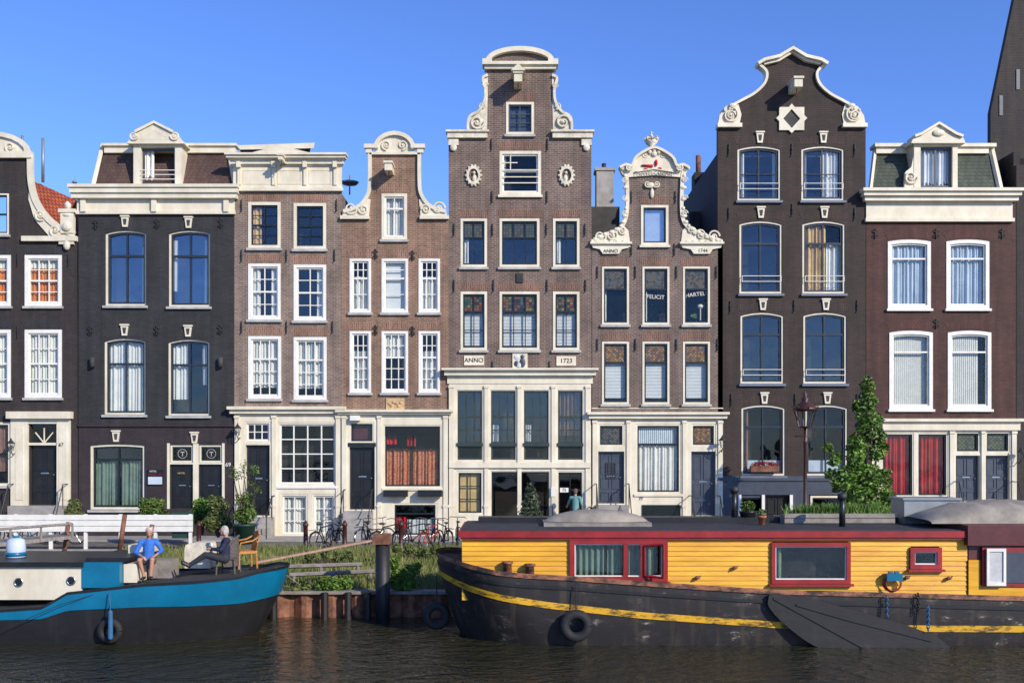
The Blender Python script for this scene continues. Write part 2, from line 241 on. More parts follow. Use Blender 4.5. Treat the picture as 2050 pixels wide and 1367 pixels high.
# ---------------- houses
class House:
    def __init__(s,label,x0,x1,bm,sold=None,shop=None,body=400,name='canal_house'):
        s.r=empty(name,W((x0+x1)/2,1075),label,'house');s.x0,s.x1,s.bm,s.sold,s.shop,s.body=x0,x1,bm,sold,shop,body;s.h=[];s.sh=[]
    def hole(s,x0,y0,x1,y1,arch=0):
        (s.sh if s.shop and y0>s.shop else s.h).append(rect(x0+.5,y0+.5,x1-.5,y1-.5,arch))
    def b(s,name,mat,fn,smooth=False,parent=None,label=None):
        m=MB();fn(m);return m.build(name,mat,parent or s.r,smooth,label)
    def pil(s,L_,y0=832,y1=1076,a=-.1):
        for x,w in L_:
            s.b('pilaster','cream',lambda m:(m.pb(x,y0,x+w,y1,a,-.051),m.pb(x-1,y0,x+w+1,y0+5,a-.03,a-.001),m.pb(x-1,1010,x+w+1,1015,a-.02,a-.001)))
    def sheet(s,mat,x0,y0,x1,y1,Y,k,parent,name='curtain'):
        m=MB()
        if k=='f':
            n=max(8,int((x1-x0)/1.3));V=[];ph=random.uniform(0,6)
            for r,y in enumerate((y0,(y0+y1)/2,y1)):
                for i in range(n+1):
                    t=i/n;V.append(W(x0+(x1-x0)*t,y)+Vector((0,Y+.04*math.sin(i*1.15+r*.4+ph+math.sin(i*.31))+.025*math.sin(i*.5+ph),0)))
            m.add(V,[(r*(n+1)+i,r*(n+1)+i+1,(r+1)*(n+1)+i+1,(r+1)*(n+1)+i) for r in range(2) for i in range(n)])
        elif k=='b':
            y=y0
            while y<y1:
                a=W(x0,y);c=W(x1,y+2.6);m.add([(a.x,Y+.015,a.z),(c.x,Y+.015,a.z),(c.x,Y-.012,c.z),(a.x,Y-.012,c.z)],[(0,1,2,3)]);y+=2.9
            name='blind'
        elif k=='v':
            x=x0
            while x<x1-1:
                a=W(x,y0);c=W(x+3.6,y1);m.add([(a.x,Y,a.z),(c.x,Y+.02,a.z),(c.x,Y+.02,c.z),(a.x,Y,c.z)],[(0,1,2,3)]);x+=4
            name='blind'
        else:m.pb(x0,y0,x1,y1,Y,Y+.01);name='blind'
        m.build(name,mat,parent,k=='f')
    def win(s,x0,y0,x1,y1,f=6,sa='dark',c=2,ru=1,rl=1,arch=0,sp=.5,cur=(),sill='sill',rec=0,fm='cream',st=None,lint=1,g='pane',sw=3,label=None,mt_=.9):
        s.hole(x0,y0,x1,y1,arch)
        m=MB();m.prism(rect(x0,y0,x1,y1,arch),rec-.03,rec+.14,[rect(x0+f,y0+f,x1-f,y1-f,arch*.8)]);w=m.build('window',M[fm],s.r,label=label)
        X0,Y0,X1,Y1=x0+f,y0+f,x1-f,y1-f;m=MB()
        m.prism(rect(X0,Y0,X1,Y1,arch*.8),rec+.03,rec+.10,[rect(X0+sw,Y0+sw,X1-sw,Y1-sw,arch*.7)])
        ym=Y0+(Y1-Y0)*sp
        if 0<sp<.99:m.pb(X0+sw,ym-sw*.55,X1-sw,ym+sw*.55,rec+.024,rec+.096)
        def grid(ya,yb,n,a):
            for i in range(1,c):
                x=X0+(X1-X0)*i/c;t=1.6 if c==2 and sw>3.5 else mt_;m.pb(x-t,ya,x+t,yb,a,a+.05)
            for j in range(1,n):
                y=ya+(yb-ya)*j/n;m.pb(X0+sw,y-mt_*.9,X1-sw,y+mt_*.9,a+.003,a+.045)
        if 0<sp<.99:grid(Y0+arch*.3+1,ym-1,ru,rec+.036);grid(ym+1,Y1-1,rl,rec+.042)
        else:grid(Y0+arch*.3+1,Y1-1,ru,rec+.036)
        m.build('sash',M[sa],w)
        m=MB();m.prism(rect(X0+1,Y0+1,X1-1,Y1-1,arch*.8),rec+.105,rec+.109);m.build('pane',g,w)
        if st:m=MB();m.pb(X0+sw,Y0+sw,X1-sw,ym-1,rec+.092,rec+.1);m.build('stained_glass',st,w)
        for q in cur:
            mt,a,b,d,e,k=q;s.sheet(mt,X0+(X1-X0)*a,Y0+(Y1-Y0)*d,X0+(X1-X0)*b,Y0+(Y1-Y0)*e,rec+.18+.03*random.random(),k,w)
        if sill:m=MB();m.pb(x0-3,y1+.3,x1+3,y1+5,-.11,rec+.06);m.build('sill',sill,w)
        if s.sold and lint and not(s.shop and y0>s.shop):
            m=MB();h=15;n=8;P=[(x0+(x1-x0)*i/n,y0-1-3*(1-((i/n)*2-1)**2)) for i in range(n+1)];Q=[(x0-7+(x1-x0+14)*i/n,y0-h-4*(1-((i/n)*2-1)**2)) for i in range(n+1)]
            m.prism(P+Q[::-1],-.006,.02);m.build('brick_arch',s.sold,w)
        return w
    def door(s,x0,y0,x1,y1,mat='black',rec=.14,hx=.85,label=None):
        s.hole(x0,y0,x1,y1);m=MB();m.pb(x0,y0,x1,y1,rec,rec+.06);w=x1-x0;h=y1-y0
        for j,(a,b) in enumerate(((.06,.44),(.5,.72),(.77,.95))):
            for i in (0,1):
                m.prism(rect(x0+w*(.12+.42*i),y0+h*a,x0+w*(.46+.42*i),y0+h*b),rec-.025,rec+.01,[rect(x0+w*(.16+.42*i),y0+h*a+2,x0+w*(.42+.42*i),y0+h*b-2)])
        d=m.build('door',mat,s.r,label=label);m=MB();p=W(x0+w*hx,y0+h*.5);m.ell(p+Vector((0,rec-.05,0)),.035,8);m.tube([p+Vector((0,rec-.05,0)),p+Vector((0,rec,0))],.012);m.build('handle','chrome',d)
        m=MB();m.pb(x0+w*.35,y0+h*.465,x0+w*.65,y0+h*.485,rec-.02,rec+.005);m.build('letter_slot','chrome',d);return d
    def cornice(s,x0,x1,st,mat='cream',name='cornice'):
        m=MB()
        for a,b,p in st:m.pb(x0-p*30,a,x1+p*30,b,-p,.02)
        return m.build(name,mat,s.r)
    def anchors(s,P,kind=0):
        for x,y in P:
            m=MB();p=W(x,y)+Vector((0,-.04,0))
            if kind==0:m.tube([p+Vector((0,0,.24)),p+Vector((0,-.02,0)),p-Vector((.0,0,.22)),p-Vector((.05,0,.27))],.022,6);m.ell(p,.04,6)
            else:
                m.tube([p+Vector((0,0,.2)),p-Vector((0,0,.2))],.025,6)
                for a in (-1,1):m.tube([p+Vector((0,0,.02)),p+Vector((a*.1,-.01,.1)),p+Vector((a*.05,-.01,.16))],.018,5);m.tube([p,p+Vector((a*.1,-.01,-.1)),p+Vector((a*.05,-.01,-.16))],.018,5)
            m.build('wall_anchor','iron',s.r)
    def keys(s,P):
        for x,y in P:
            m=MB();m.prism([(x-5,y+11),(x+5,y+11),(x+7.5,y-9),(x-7.5,y-9)],-.07,.0);m.pb(x-9,y-12,x+9,y-9,-.1,0);k=m.build('keystone','cream',s.r)
            m=MB();m.prism([(x-2.2,y+7),(x+2.2,y+7),(x+4,y-5),(x-4,y-5)],-.075,-.06);m.build('keystone_panel','slate',k)
    def hoist(s,x,y,w=9,dep=.9,roofed=0):
        m=MB();m.pb(x-w,y-w,x+w,y+w,-dep,0);m.pb(x-w-2,y-w-4,x+w+2,y-w,-dep-.05,0)
        if roofed:
            a=W(x,y-w-18);l=(w+6)/50;z=a.z-.28
            m.add([(a.x-l,-dep-.1,z),(a.x+l,-dep-.1,z),(a.x,-dep-.1,a.z),(a.x-l,0,z),(a.x+l,0,z),(a.x,0,a.z)],[(0,1,2),(3,5,4),(0,2,5,3),(2,1,4,5),(0,3,4,1)])
        h=m.build('hoist_beam','cream',s.r);m=MB();p=W(x,y+w)+Vector((0,-dep*.7,0));m.tube([p,p-Vector((0,0,.12)),p-Vector((.05,0,.2)),p-Vector((0,0,.25)),p-Vector((-.05,0,.2))],.018,6);m.build('hook','iron',h)
    def stoop(s,x0,x1,yt,n,dep=.28):
        m=MB();zt=W(0,yt).z
        for i in range(n):
            h=(zt+.5)*(n-i)/n;m.box((x0-1025)/50-.001*i,(x1-1025)/50+.001*i,-.6-dep*i,-.6-dep*i+ (dep+.0 if i else .6),-.5,-.5+h)
        m.build('stoop','kerb',s.r)
        for x in(x0,x1):
            X=(x-1025)/50;m=MB();y1=-.6-dep*(n-1);m.tube([(X,-.05,zt+.85),(X,-.55,zt+.85),(X,y1,.4),(X,y1,-.5)],.022,6);m.tube([(X,-.55,zt+.85),(X,-.55,zt-.1)],.02,6);m.ell((X,y1,.45),.05,8);m.build('railing','iron',s.r)
    def finish(s,outline,roof=None,side=None,rmat='slate'):
        m=MB();m.prism(outline,0,.25,s.h);m.build('wall',s.bm,s.r)
        if s.shop:m=MB();m.prism(rect(s.x0+1,s.shop+1,s.x1-1,1078),-.05,.25,s.sh);m.build('shopfront','cream',s.r)
        X0=(s.x0-1025)/50+.01;X1=(s.x1-1025)/50-.01;zt=W(0,s.body).z
        m=MB();m.box(X0,X0+.25,.255,9,-.56,zt);m.box(X1-.25,X1,.255,9,-.56,zt);m.box(X0+.25,X1-.25,8.7,9,-.56,zt);m.build('side_wall',s.bm,s.r)
        m=MB();m.box(X0+.25,X1-.25,1.1,1.2,-.5,zt-.02);m.build('painted_room_backing','room_painted_light',s.r)  # backing sheet; room darkness and lit patches are only in its colour
        if roof:m=MB();m.prism([(s.x0+1,roof[2]),(roof[0],roof[1]),(s.x1-1,roof[2])],.3,9.0);return m.build('roof',rmat,s.r)
cw='curtain'
FULL=((cw,0,1,0,1,'f'),);SIDES=((cw,0,.3,0,1,'f'),(cw,.74,1,0,1,'f'));RS=((cw,.72,1,0,1,'f'),)
def both(c,fn,h,name,mat,smooth=True):
    for sx in(0,1):
        q=(lambda P:mx(P,c)) if sx else (lambda P:P);v=(lambda x:2*c-x) if sx else(lambda x:x);sg=-1 if sx else 1
        m=MB();fn(m,q,v,sg);m.build(name,mat,h.r,False)
# H0
h=House('black brick house cut by left edge, with cream neck gable and orange tiled roof',-186,156,'brick_soot','soldier_ink',body=480)
h.win(-52,388,18,470,3,fm='cream');
for x in(-52,50):
    h.win(x,511,x+74,613,7,'white',3,2,2,cur=(('orange_cloth',.0,1,.2,1,'f'),(cw,0,1,0,.2,'f')),fm='white');h.win(x,660,x+74,796,7,'white',3,2,2,cur=FULL,fm='white')
h.win(-60,845,22,972,5,'dark',2,1,1,sp=.5,cur=(('brown_cloth',.5,1,0,.8,'f'),))
h.door(60,890,114,1010,'black');h.hole(60,848,114,888)
def f(m):
    m.pb(24,838,58,1012,-.12,0);m.pb(116,838,142,1012,-.12,0);m.pb(58,838,116,848,-.1,0);m.pb(19,824,147,838,-.3,0)
    m.pb(58,886,116,891,-.06,.1);m.pb(34,856,50,1000,-.14,-.12);m.pb(121,856,137,1000,-.14,-.12)
    for a in range(5):t=PI*a/4;m.ribbon([(87,887),(87+25*math.cos(t),887-34*math.sin(t)*.9)],2,.05,.09)
h.b('door_surround','cream',f)
h.b('fanlight_pane','pane',lambda m:m.pb(60,848,114,887,.1,.104))
text(h.r,'67',126,890,7,'dark',-.16)
T=cr([(62,310),(63,360),(72,400),(92,432),(118,455),(150,470)],5)
h.b('gable_trim','cream',lambda m:(m.ribbon(T,12,-.1,.02),m.pb(46,474,156,484,-.16,.02),m.prism([(x,y) for x,y in T]+[(150,474),(100,474),(70,440),(58,400)],-.05,.01),m.vol(112,462,13,1,0),m.vol(82,432,11,1,1),m.pb(120,484,150,490,-.12,.0),m.ell(W(136,492)+Vector((0,-.1,0)),(.14,.1,.2))))
def f(m):
    m.pb(124,425,150,468,-.14,.06);m.ell(W(137,455)+Vector((0,-.16,0)),(.2,.1,.2));m.pb(120,420,154,427,-.18,.08);m.ell(W(137,412)+Vector((0,-.05,0)),(.13,.13,.17));m.ell(W(137,432)+Vector((0,-.05,0)),(.25,.15,.1))
h.b('finial','cream',f)
h.b('pediment','cream',lambda m:(m.pb(-90,305,66,318,-.15,.05),m.ribbon([(-13+70*math.cos(t/10*PI),306-36*math.sin(t/10*PI)) for t in range(11)],9,-.14,.05),m.vol(22,296,12,1,0),m.prism([(-13+62*math.cos(t/10*PI),306-32*math.sin(t/10*PI)) for t in range(11)],-.04,.0)))
h.anchors([(36,665),(36,520),(138,520)]);h.stoop(30,138,1011,3)
h.finish([(-186,1078),(-186,480),(-100,440),(-92,318),(62,318),(63,360),(72,405),(92,436),(118,460),(154,476),(156,1078)])
h.b('roof','tile_orange',lambda m:m.add([WY(40,350,5),WY(159,404,5),WY(159,530,1),WY(40,530,1),WY(40,530,5),WY(159,530,5)],[(0,1,2,3),(1,5,2),(0,3,4),(0,4,5,1)]))
for x,a,b in((45,272,300),(86,277,365)):h.b('flue_pipe','grey_metal',lambda m:m.tube([WY(x,b,4.9),WY(x,a,4.9)],.07),True)
h.b('flue_pipe','grey_metal',lambda m:(m.tube([WY(149,430,5.2),WY(149,366,5.2)],.06),m.lathe([(.13,0),(.02,.12)],WY(149,366,5.2),8)),True)
# H1
h=House('black painted brick house with brown mansard roof and white dormer',157,469,'brick_ink','soldier_ink',body=374)
kw=dict(f=4,sa='sash_blue',c=2,sp=.33,rec=.1,arch=7,sw=4)
h.win(210,460,293,612,g='pane_sky',cur=((cw,.86,1,.2,1,'f'),),**kw);h.win(337,460,421,614,g='pane_sky',cur=((cw,.0,.14,.1,.8,'f'),(cw,.84,1,.1,1,'f')),**kw)
h.win(208,676,292,830,g='pane_mid',cur=((cw,0,1,.02,1,'f'),),**kw);h.win(336,678,420,832,g='pane_mid',cur=((cw,0,.42,0,.8,'f'),(cw,.8,1,0,.6,'f')),**kw)
h.keys([(251,444),(378,446),(250,661),(377,663),(233,873),(390,876)])
h.win(180,888,290,1020,5,'dark',2,1,1,sp=.22,cur=(('green_cloth',.02,.45,.25,1,'f'),('green_cloth',.55,.98,.25,1,'f')),rec=.08,g='pane_mid',sw=4,arch=3)
for x in(340,398):
    h.win(x,890,x+47,926,4,'dark',1,sp=1,sill=0,lint=0,rec=.06);h.door(x+1,929,x+46,1018,'black',.12)
    h.b('ring_emblem','sill',lambda m:(m.prism([(x+23+9.5*math.cos(k*PI/8),908+9.5*math.sin(k*PI/8)) for k in range(16)],.14,.15,[[(x+23+8.6*math.cos(k*PI/8),908+8.6*math.sin(k*PI/8)) for k in range(16)]]),m.pb(x+19,904,x+27,905.5,.14,.15),m.pb(x+22.3,905.5,x+23.7,913,.14,.15)))
h.b('door_frame','cream',lambda m:(m.pb(335,887,340,1018,-.04,.1),m.pb(387,888,398,1018,-.04,.1),m.pb(445,887,450,1018,-.04,.1),m.pb(335,926,450,929,-.035,.1)))
sg_=h.b('hotel_sign','signblack',lambda m:m.pb(297,939,327,970,-.08,-.01));h.b('sign_picture','blue_blind',lambda m:m.pb(298,954,326,969,-.09,-.075),parent=sg_);text(sg_,'HOTEL',308,943,3.2,'white',-.09);text(sg_,'TOURIST INN',312,949,3.4,'red_paint',-.09)
text(h.r,'HOTEL',362,947,3.4,'tan_cloth',.06);text(h.r,'69',457,930,8,'white',-.02)
for x in(187,443):h.b('wall_lamp','slate',lambda m:m.tube([W(x,716)+Vector((0,-.12,0)),W(x,735)+Vector((0,-.12,0))],.1,10),True)
h.b('ledge','brick_plum',lambda m:m.pb(157,848,469,854,-.08,0));h.b('ground_floor_facing','brick_plum',lambda m:m.prism(rect(158,854,468,1078),-.012,-.002,[rect(180,888,290,1020),rect(335,887,450,1020)]))
h.anchors([(192,450),(315,448),(443,447),(181,662),(314,662),(441,660)],1)
h.cornice(158,468,[(374,380,.45),(380,390,.38),(390,400,.3),(400,424,.08),(424,430,.13)])
for x in(170,311,455):h.b('bracket','cream',lambda m:(m.pb(x-5,396,x+5,426,-.2,-.09),m.pb(x-6,390,x+6,397,-.28,-.09)))
def f(m):
    A=[WY(188,373,.1),WY(469,373,.1),WY(452,292,.9),WY(208,292,.9),WY(188,373,6),WY(469,373,6),WY(452,292,6),WY(208,292,6)]
    m.add(A,[(0,1,2,3),(4,7,6,5),(0,3,7,4),(1,5,6,2),(3,2,6,7)])
rf=h.b('roof','tile_brown',f)
h.b('roof_edge','cream',lambda m:(m.tube([WY(186,373,.05),WY(205,292,.85)],.09,6),m.tube([WY(471,373,.05),WY(455,292,.85)],.09,6),m.box((196-1025)/50,(462-1025)/50,.6,1.0,W(0,297).z,W(0,284).z),m.box((192-1025)/50,(466-1025)/50,.5,1.1,W(0,284).z+.002,W(0,279).z)),parent=rf)
def f(m):
    m.prism(rect(268,290,364,374),-.05,1,[rect(283,296,351,370)]);m.prism([(258,291),(262,284),(276,282),(276,266),(290,262),(313,248),(336,262),(350,266),(350,282),(368,284),(372,291)],-.22,.8);m.vol(272,276,9,1,0,Y=-.24);m.vol(354,276,9,-1,PI,Y=-.24);m.ribbon([(275,268),(313,249),(351,268)],5,-.3,.5)
    m.prism([(279,283),(313,262),(347,283)],-.225,-.19,[[(288,280.5),(313,266),(338,280.5)]])
d=h.b('dormer','cream',f);h.b('railing','white',lambda m:[m.tube([W(283,y)+Vector((0,-.08,0)),W(351,y)+Vector((0,-.08,0))],.018,6) for y in(342,351,360)],parent=d)
h.sheet(cw,284,297,304,366,.25,'f',d);h.b('painted_dormer_backing','room_painted_light',lambda m:m.pb(280,293,354,373,.85,.88),parent=d)  # dormer backing sheet carries the same painted interior light
h.b('dormer_sash','bluegrey',lambda m:m.prism(rect(284,297,350,369),.1,.14,[rect(288,301,346,366)]),parent=d)
h.finish([(157,1078),(157,400),(469,400),(469,1078)])
# H2
h=House('pinkish brown brick house with straight cream cornice and white sashes',469,683,'brick_pink','soldier_pink',shop=828,body=385)
for x in(497,588):
    o=2 if x>500 else 0
    h.win(x,405+o,x+65,497+o,6,'dark',2,2,2,cur=((('tan_cloth',0,.35,0,1,'f'),) if x<500 else ()),g='pane_mid')
    h.win(x,528+o,x+65,640+o,6,'white',2,2,2,cur=SIDES if x<500 else RS,fm='white',g='pane_mid')
    h.win(x,673+o,x+66,798+o,6,'white',3,1,3,cur=((cw,0,1,0,.85,'f'),),fm='white',sp=.35)
h.anchors([(484,655),(574,655),(666,655),(484,512),(574,512),(670,512),(484,412),(674,412)])
h.cornice(469,683,[(312,316,.46),(316,321,.38),(321,324,.26),(324,331,.2),(331,334,.1),(334,374,.05),(374,378,.1),(378,384,.15)])
for a,b in((487,542),(556,605),(619,665)):h.b('frieze_panel','cream',lambda m:m.prism(rect(a,340,b,370),-.065,-.045,[rect(a+3,343,b-3,367)]))
for x in(480,549,612,672):h.b('bracket','cream',lambda m:(m.pb(x-3,333,x+3,372,-.13,-.051),m.pb(x-4,326,x+4,338,-.24,-.055)))
h.b('cornice_pediment','cream',lambda m:m.prism([(508,312),(540,304),(566,298),(592,304),(624,312)],-.42,-.05))
h.hoist(570,327,4,.8)
h.b('rear_cornice','cream',lambda m:m.add([WY(455,292,1.3),WY(630,286,1.3),WY(628,297,1.3),WY(480,300,1.3),WY(455,292,4),WY(630,286,4),WY(628,297,4),WY(480,300,4)],[(0,1,2,3),(4,7,6,5),(0,4,5,1),(1,5,6,2),(2,6,7,3),(3,7,4,0)]));h.b('rear_attic','slate',lambda m:m.add([WY(480,300,1.5),WY(622,297,1.5),WY(615,330,1.5),WY(490,330,1.5)],[(0,1,2,3)]))
h.cornice(469,683,[(814,820,.35),(820,828,.22)])
h.win(490,843,543,886,4,'white',3,2,sp=1,sill=0);h.door(492,890,541,1032,'black');h.win(556,845,675,972,4,'white',4,4,sp=1,sill='white',g='pane',mt_=1.2)
h.win(562,988,617,1072,4,'white',2,3,sp=1,cur=FULL,sill=0);h.win(625,988,672,1072,4,'white',2,3,sp=1,cur=FULL,sill=0)
h.pil([(471,9),(545,9),(673,9)]);h.stoop(494,551,1034,4)
h.finish([(469,829),(469,383),(683,383),(683,829)])
h.b('satellite_dish','grey_metal',lambda m:(m.tube([WY(700,390,2),WY(700,352,2)],.03),m.lathe([(.4,0),(.3,-.1),(0.02,-.14)],WY(700,365,2),12)),True)
# H3
h=House('orange brown brick house with narrow cream neck gable and round pediment',683,898,'brick_rose','soldier_pink',shop=830,body=455)
h.win(764,388,815,480,6,'white',2,1,1,cur=FULL,fm='cream',sp=.3)
for x in(700,764,838):
    w=43 if x!=764 else 53
    h.win(x,518,x+w,626,5,'white',3 if w<50 else 1,2,2,cur=(((cw,0,1,.3,1,'f'),) if w<50 else (('blind',0,1,0,1,'p'),)),fm='white',sp=.35);h.win(x,663,x+w,786,5,'white',3,2,3,cur=((cw,0,1,0 if w>50 else .3,.42 if w>50 else 1,'f'),),fm='white',sp=.42)
h.anchors([(752,509),(826,512),(752,661),(826,663)],1);h.hoist(782,345,7,.8)
T=cr([(741,302),(741,360),(738,388),(724,410),(705,420),(688,424)],5);c=790.5
def f(m,q,v,sg):
    m.ribbon(q(T),7,-.12,.02);m.prism(q(T[12:]+[(684,440),(738,440),(742,400)]),-.05,.0);m.pb(min(v(682),v(740)),433,max(v(682),v(740)),440,-.16,.02)
    m.vol(v(703),418,13,sg,0);m.vol(v(728),420,10,-sg,PI);m.pb(min(v(733),v(745)),296,max(v(733),v(745)),308,-.14,.02)
both(c,f,h,'gable_trim','cream')
h.b('pediment','cream',lambda m:(m.pb(730,291,758,299,-.2,.05),m.pb(823,291,851,299,-.2,.05),m.ribbon([(790.5+38*math.cos(t/12*PI),300-31*math.sin(t/12*PI)) for t in range(13)],8,-.18,.05),m.prism([(790.5+36*math.cos(t/12*PI),302-30*math.sin(t/12*PI)) for t in range(13)]+[(740,306),(841,306)],-.05,.0),m.pb(740,306,842,311,-.12,.0),[m.vol(790+a*16,292,10,-a,PI/2) for a in(-1,1)]))
h.cornice(683,898,[(820,825,.32),(825,830,.2)]);h.b('relief_stone','tanstone',lambda m:(m.pb(773,797,810,820,-.04,.0),[m.ell(W(780+i*4.5,808+4*math.sin(i*2))+Vector((0,-.05,0)),(.07,.04,.06)) for i in range(6)]))
h.win(700,845,749,886,3,'dark',1,sp=1,sill=0,cur=(('maroon_dark',0,1,0,1,'p'),));h.door(699,894,751,1020,'black');h.b('door_frame','dark',lambda m:m.pb(697,886,753,894,-.07,.1))
h.win(768,850,884,976,3,'dark',2,1,1,sp=.36,cur=(('rust_cloth',.02,.98,.38,1,'f'),('red_cloth',.02,.2,.16,.3,'f'),('red_cloth',.4,.55,.16,.33,'f')),sill='cream')
h.b('vent_grille','black',lambda m:[m.pb(772,853+i*4,880,855+i*4,-.06,.02) for i in range(5)])
for x in(770,838):h.b('window_box','black',lambda m:m.pb(x,980,x+48,993,-.42,-.15))
h.win(786,1006,876,1074,4,'dark',1,sp=.3,sill=0,cur=(('red_cloth',0,.3,.4,1,'f'),('net',.3,1,.5,1,'f')));h.stoop(692,748,1022,4)
h.pil([(685,9),(756,8),(888,9)]);h.b('alarm_box','white',lambda m:m.pb(703,832,722,842,-.3,-.06))
h.finish([(683,831),(683,437),(700,430),(724,414),(738,390),(741,306),(752,304),(762,288),(790,272),(819,288),(829,304),(840,306),(843,390),(857,414),(881,430),(898,437),(898,831)],(790.5,350,462))
# H4
h=House('tall brown brick house with cream neck gable dated 1723',898,1184,'brick_mauve','soldier_mauve',shop=752,body=300);c=1041
h.win(1013,205,1069,270,5,'bluegrey',2,3,sp=1,cur=(('bluegrey',0,1,0,1,'p'),))
h.win(1000,303,1083,391,6,'white',1,1,1,sp=.45,cur=((cw,.0,.1,0,.6,'f'),),sill='cream')
h.b('window_bars','cream',lambda m:([m.pb(1006,y,1077,y+2,-.05,-.03) for y in(340,354,366)],m.pb(1007,325,1036,327,.0,.03),m.pb(1021,310,1023,340,-.001,.032)))
for x,w in((922,53),(1000,80),(1107,53)):
    h.win(x,438,x+w,535,5,'dark',3 if w>60 else 2,1,1,sp=.38,st='stained_dim',sill='sill',g='pane_mid',cur=(((cw,0,.25,.4,1,'f'),) if w<60 else ()))
    h.win(x,584,x+w,701,5,'dark',3 if w>60 else 2,1,2,sp=.33,st='stained',cur=(('blind',0,1,.33,.95,'b'),),sill='sill')
h.anchors([(909,460),(986,460),(1094,460),(1171,460),(909,572),(988,572),(1095,572),(1172,572),(984,290),(1096,290),(985,395),(1095,395),(986,735),(1100,735)])
def f(m,q,v,sg):
    T=cr([(977,152),(967,158),(972,180),(970,205),(958,224),(940,236),(937,264)],5)
    m.prism(q(T+[(975,265)]),-.02,.18);m.ribbon(q(T),5,-.1,.2);m.vol(v(955),246,15,sg,0,th=3.5);m.vol(v(971),172,6,-sg,0,th=2);m.vol(v(966),214,7,sg,2,th=2)
    m.pb(min(v(896),v(976)),263,max(v(896),v(976)),278,-.15,.26);m.pb(min(v(893),v(979)),263,max(v(893),v(979)),267,-.22,.3)
    m.pb(min(v(898),v(918)),280,max(v(898),v(918)),292,-.09,0);m.ell(W(v(908),296)+Vector((0,-.05,0)),(.14,.07,.16))
both(c,f,h,'gable_trim','stone')
def f(m,q,v,sg):
    x=v(948);m.prism([(x+14*math.cos(k*PI/8),352+19*math.sin(k*PI/8)) for k in range(16)],-.1,.0,[[(x+9.5*math.cos(k*PI/8),352+13*math.sin(k*PI/8)) for k in range(16)]])
    for k in range(14):a=k*PI/7;m.ell(W(x+15*math.cos(a),352+20*math.sin(a))+Vector((0,-.05,0)),(.05,.05,.05),6)
    m.ell(W(x+sg*2,358)+Vector((0,-.04,0)),(.09,.07,.16),8);m.ell(W(x+sg,347)+Vector((0,-.06,0)),(.06,.07,.07),8)
both(c,f,h,'oval_ornament','stone')
h.b('pediment','cream',lambda m:(m.pb(966,128,1117,134,-.28,.3),m.pb(970,134,1113,141,-.16,.27),m.ribbon([(1041+64*math.cos(t/16*PI),126-25*math.sin(t/16*PI)) for t in range(17)],9,-.2,.27),m.pb(966,122,985,128,-.24,.27),m.pb(1097,122,1117,128,-.24,.27)))
h.hoist(1037,172,8,.9,1)
h.b('stone_tablet','cream',lambda m:(m.pb(929,712,969,731,-.04,0)));text(h.r,'ANNO',949,721.5,9,'black',-.05)
h.b('stone_tablet','cream',lambda m:(m.pb(1114,713,1153,732,-.04,0)));text(h.r,'1723',1133.5,722.5,9,'black',-.05)
h.b('picture_stone','cream',lambda m:m.pb(1026,706,1056,738,-.05,0));h.b('picture_relief','bluegrey',lambda m:(m.ell(W(1046,714)+Vector((0,-.06,0)),(.08,.04,.08)),m.ell(W(1046,726)+Vector((0,-.06,0)),(.12,.04,.2)),m.ell(W(1034,728)+Vector((0,-.06,0)),(.1,.04,.12))))
h.b('picture_relief','blue_blind',lambda m:(m.ell(W(1035,715)+Vector((0,-.06,0)),(.12,.03,.1)),m.ell(W(1039,731)+Vector((0,-.07,0)),(.1,.03,.1))))
h.b('iron_plaque','iron',lambda m:m.pb(1034,547,1047,566,-.06,0))
h.cornice(898,1184,[(738,742,.42),(742,752,.26),(752,768,.08)])
for i,x in enumerate((914,981,1047,1115)):
    h.win(x,780,x+53,889,2,'sash_green',3,1,2,sp=.5,sill=0,cur=((('brown_cloth',0,1,0,.85,'f'),) if i==3 else (('brown_cloth',.75,1,0,1,'f'),) if i==0 else (('net',0,.3,.65,1,'f'),)),g='pane_mid',sw=3.5,mt_=1.2);h.win(x,891,x+53,922,2,'sash_green',1,sp=1,sill=0,sw=4)
    h.b('window_ledge','sash_green',lambda m:m.pb(x,886.5,x+53,893,-.09,.1))
h.win(914,942,968,1030,4,'dark',2,3,sp=1,cur=(('tan_cloth',.05,.95,0,1,'p'),),sill=0);h.win(982,942,1101,1060,2,'dark',1,sp=1,sill=0);h.win(1115,942,1168,1050,3,'dark',2,1,1,sp=.35,sill=0)
h.b('number_plate','white',lambda m:m.pb(1121,976,1138,985,-.01,.02));text(h.r,'75',1129.5,980.5,6,'black',-.02);h.b('doorbell_panel','white',lambda m:m.pb(1103,975,1112,993,-.13,-.09))
h.pil([(899,10),(970,8),(1036,8),(1104,8),(1172,10)],772);h.b('transom_band','cream',lambda m:m.pb(899,925,1182,936,-.15,-.11))
h.stoop(1105,1180,1056,2,.35)
h.finish([(898,753),(898,270),(975,270),(975,137)]+[(1041-62*math.cos(t/8*PI),128-22*math.sin(t/8*PI)) for t in range(9)]+[(1109,137),(1109,270),(1184,270),(1184,753)],(1041,200,305))
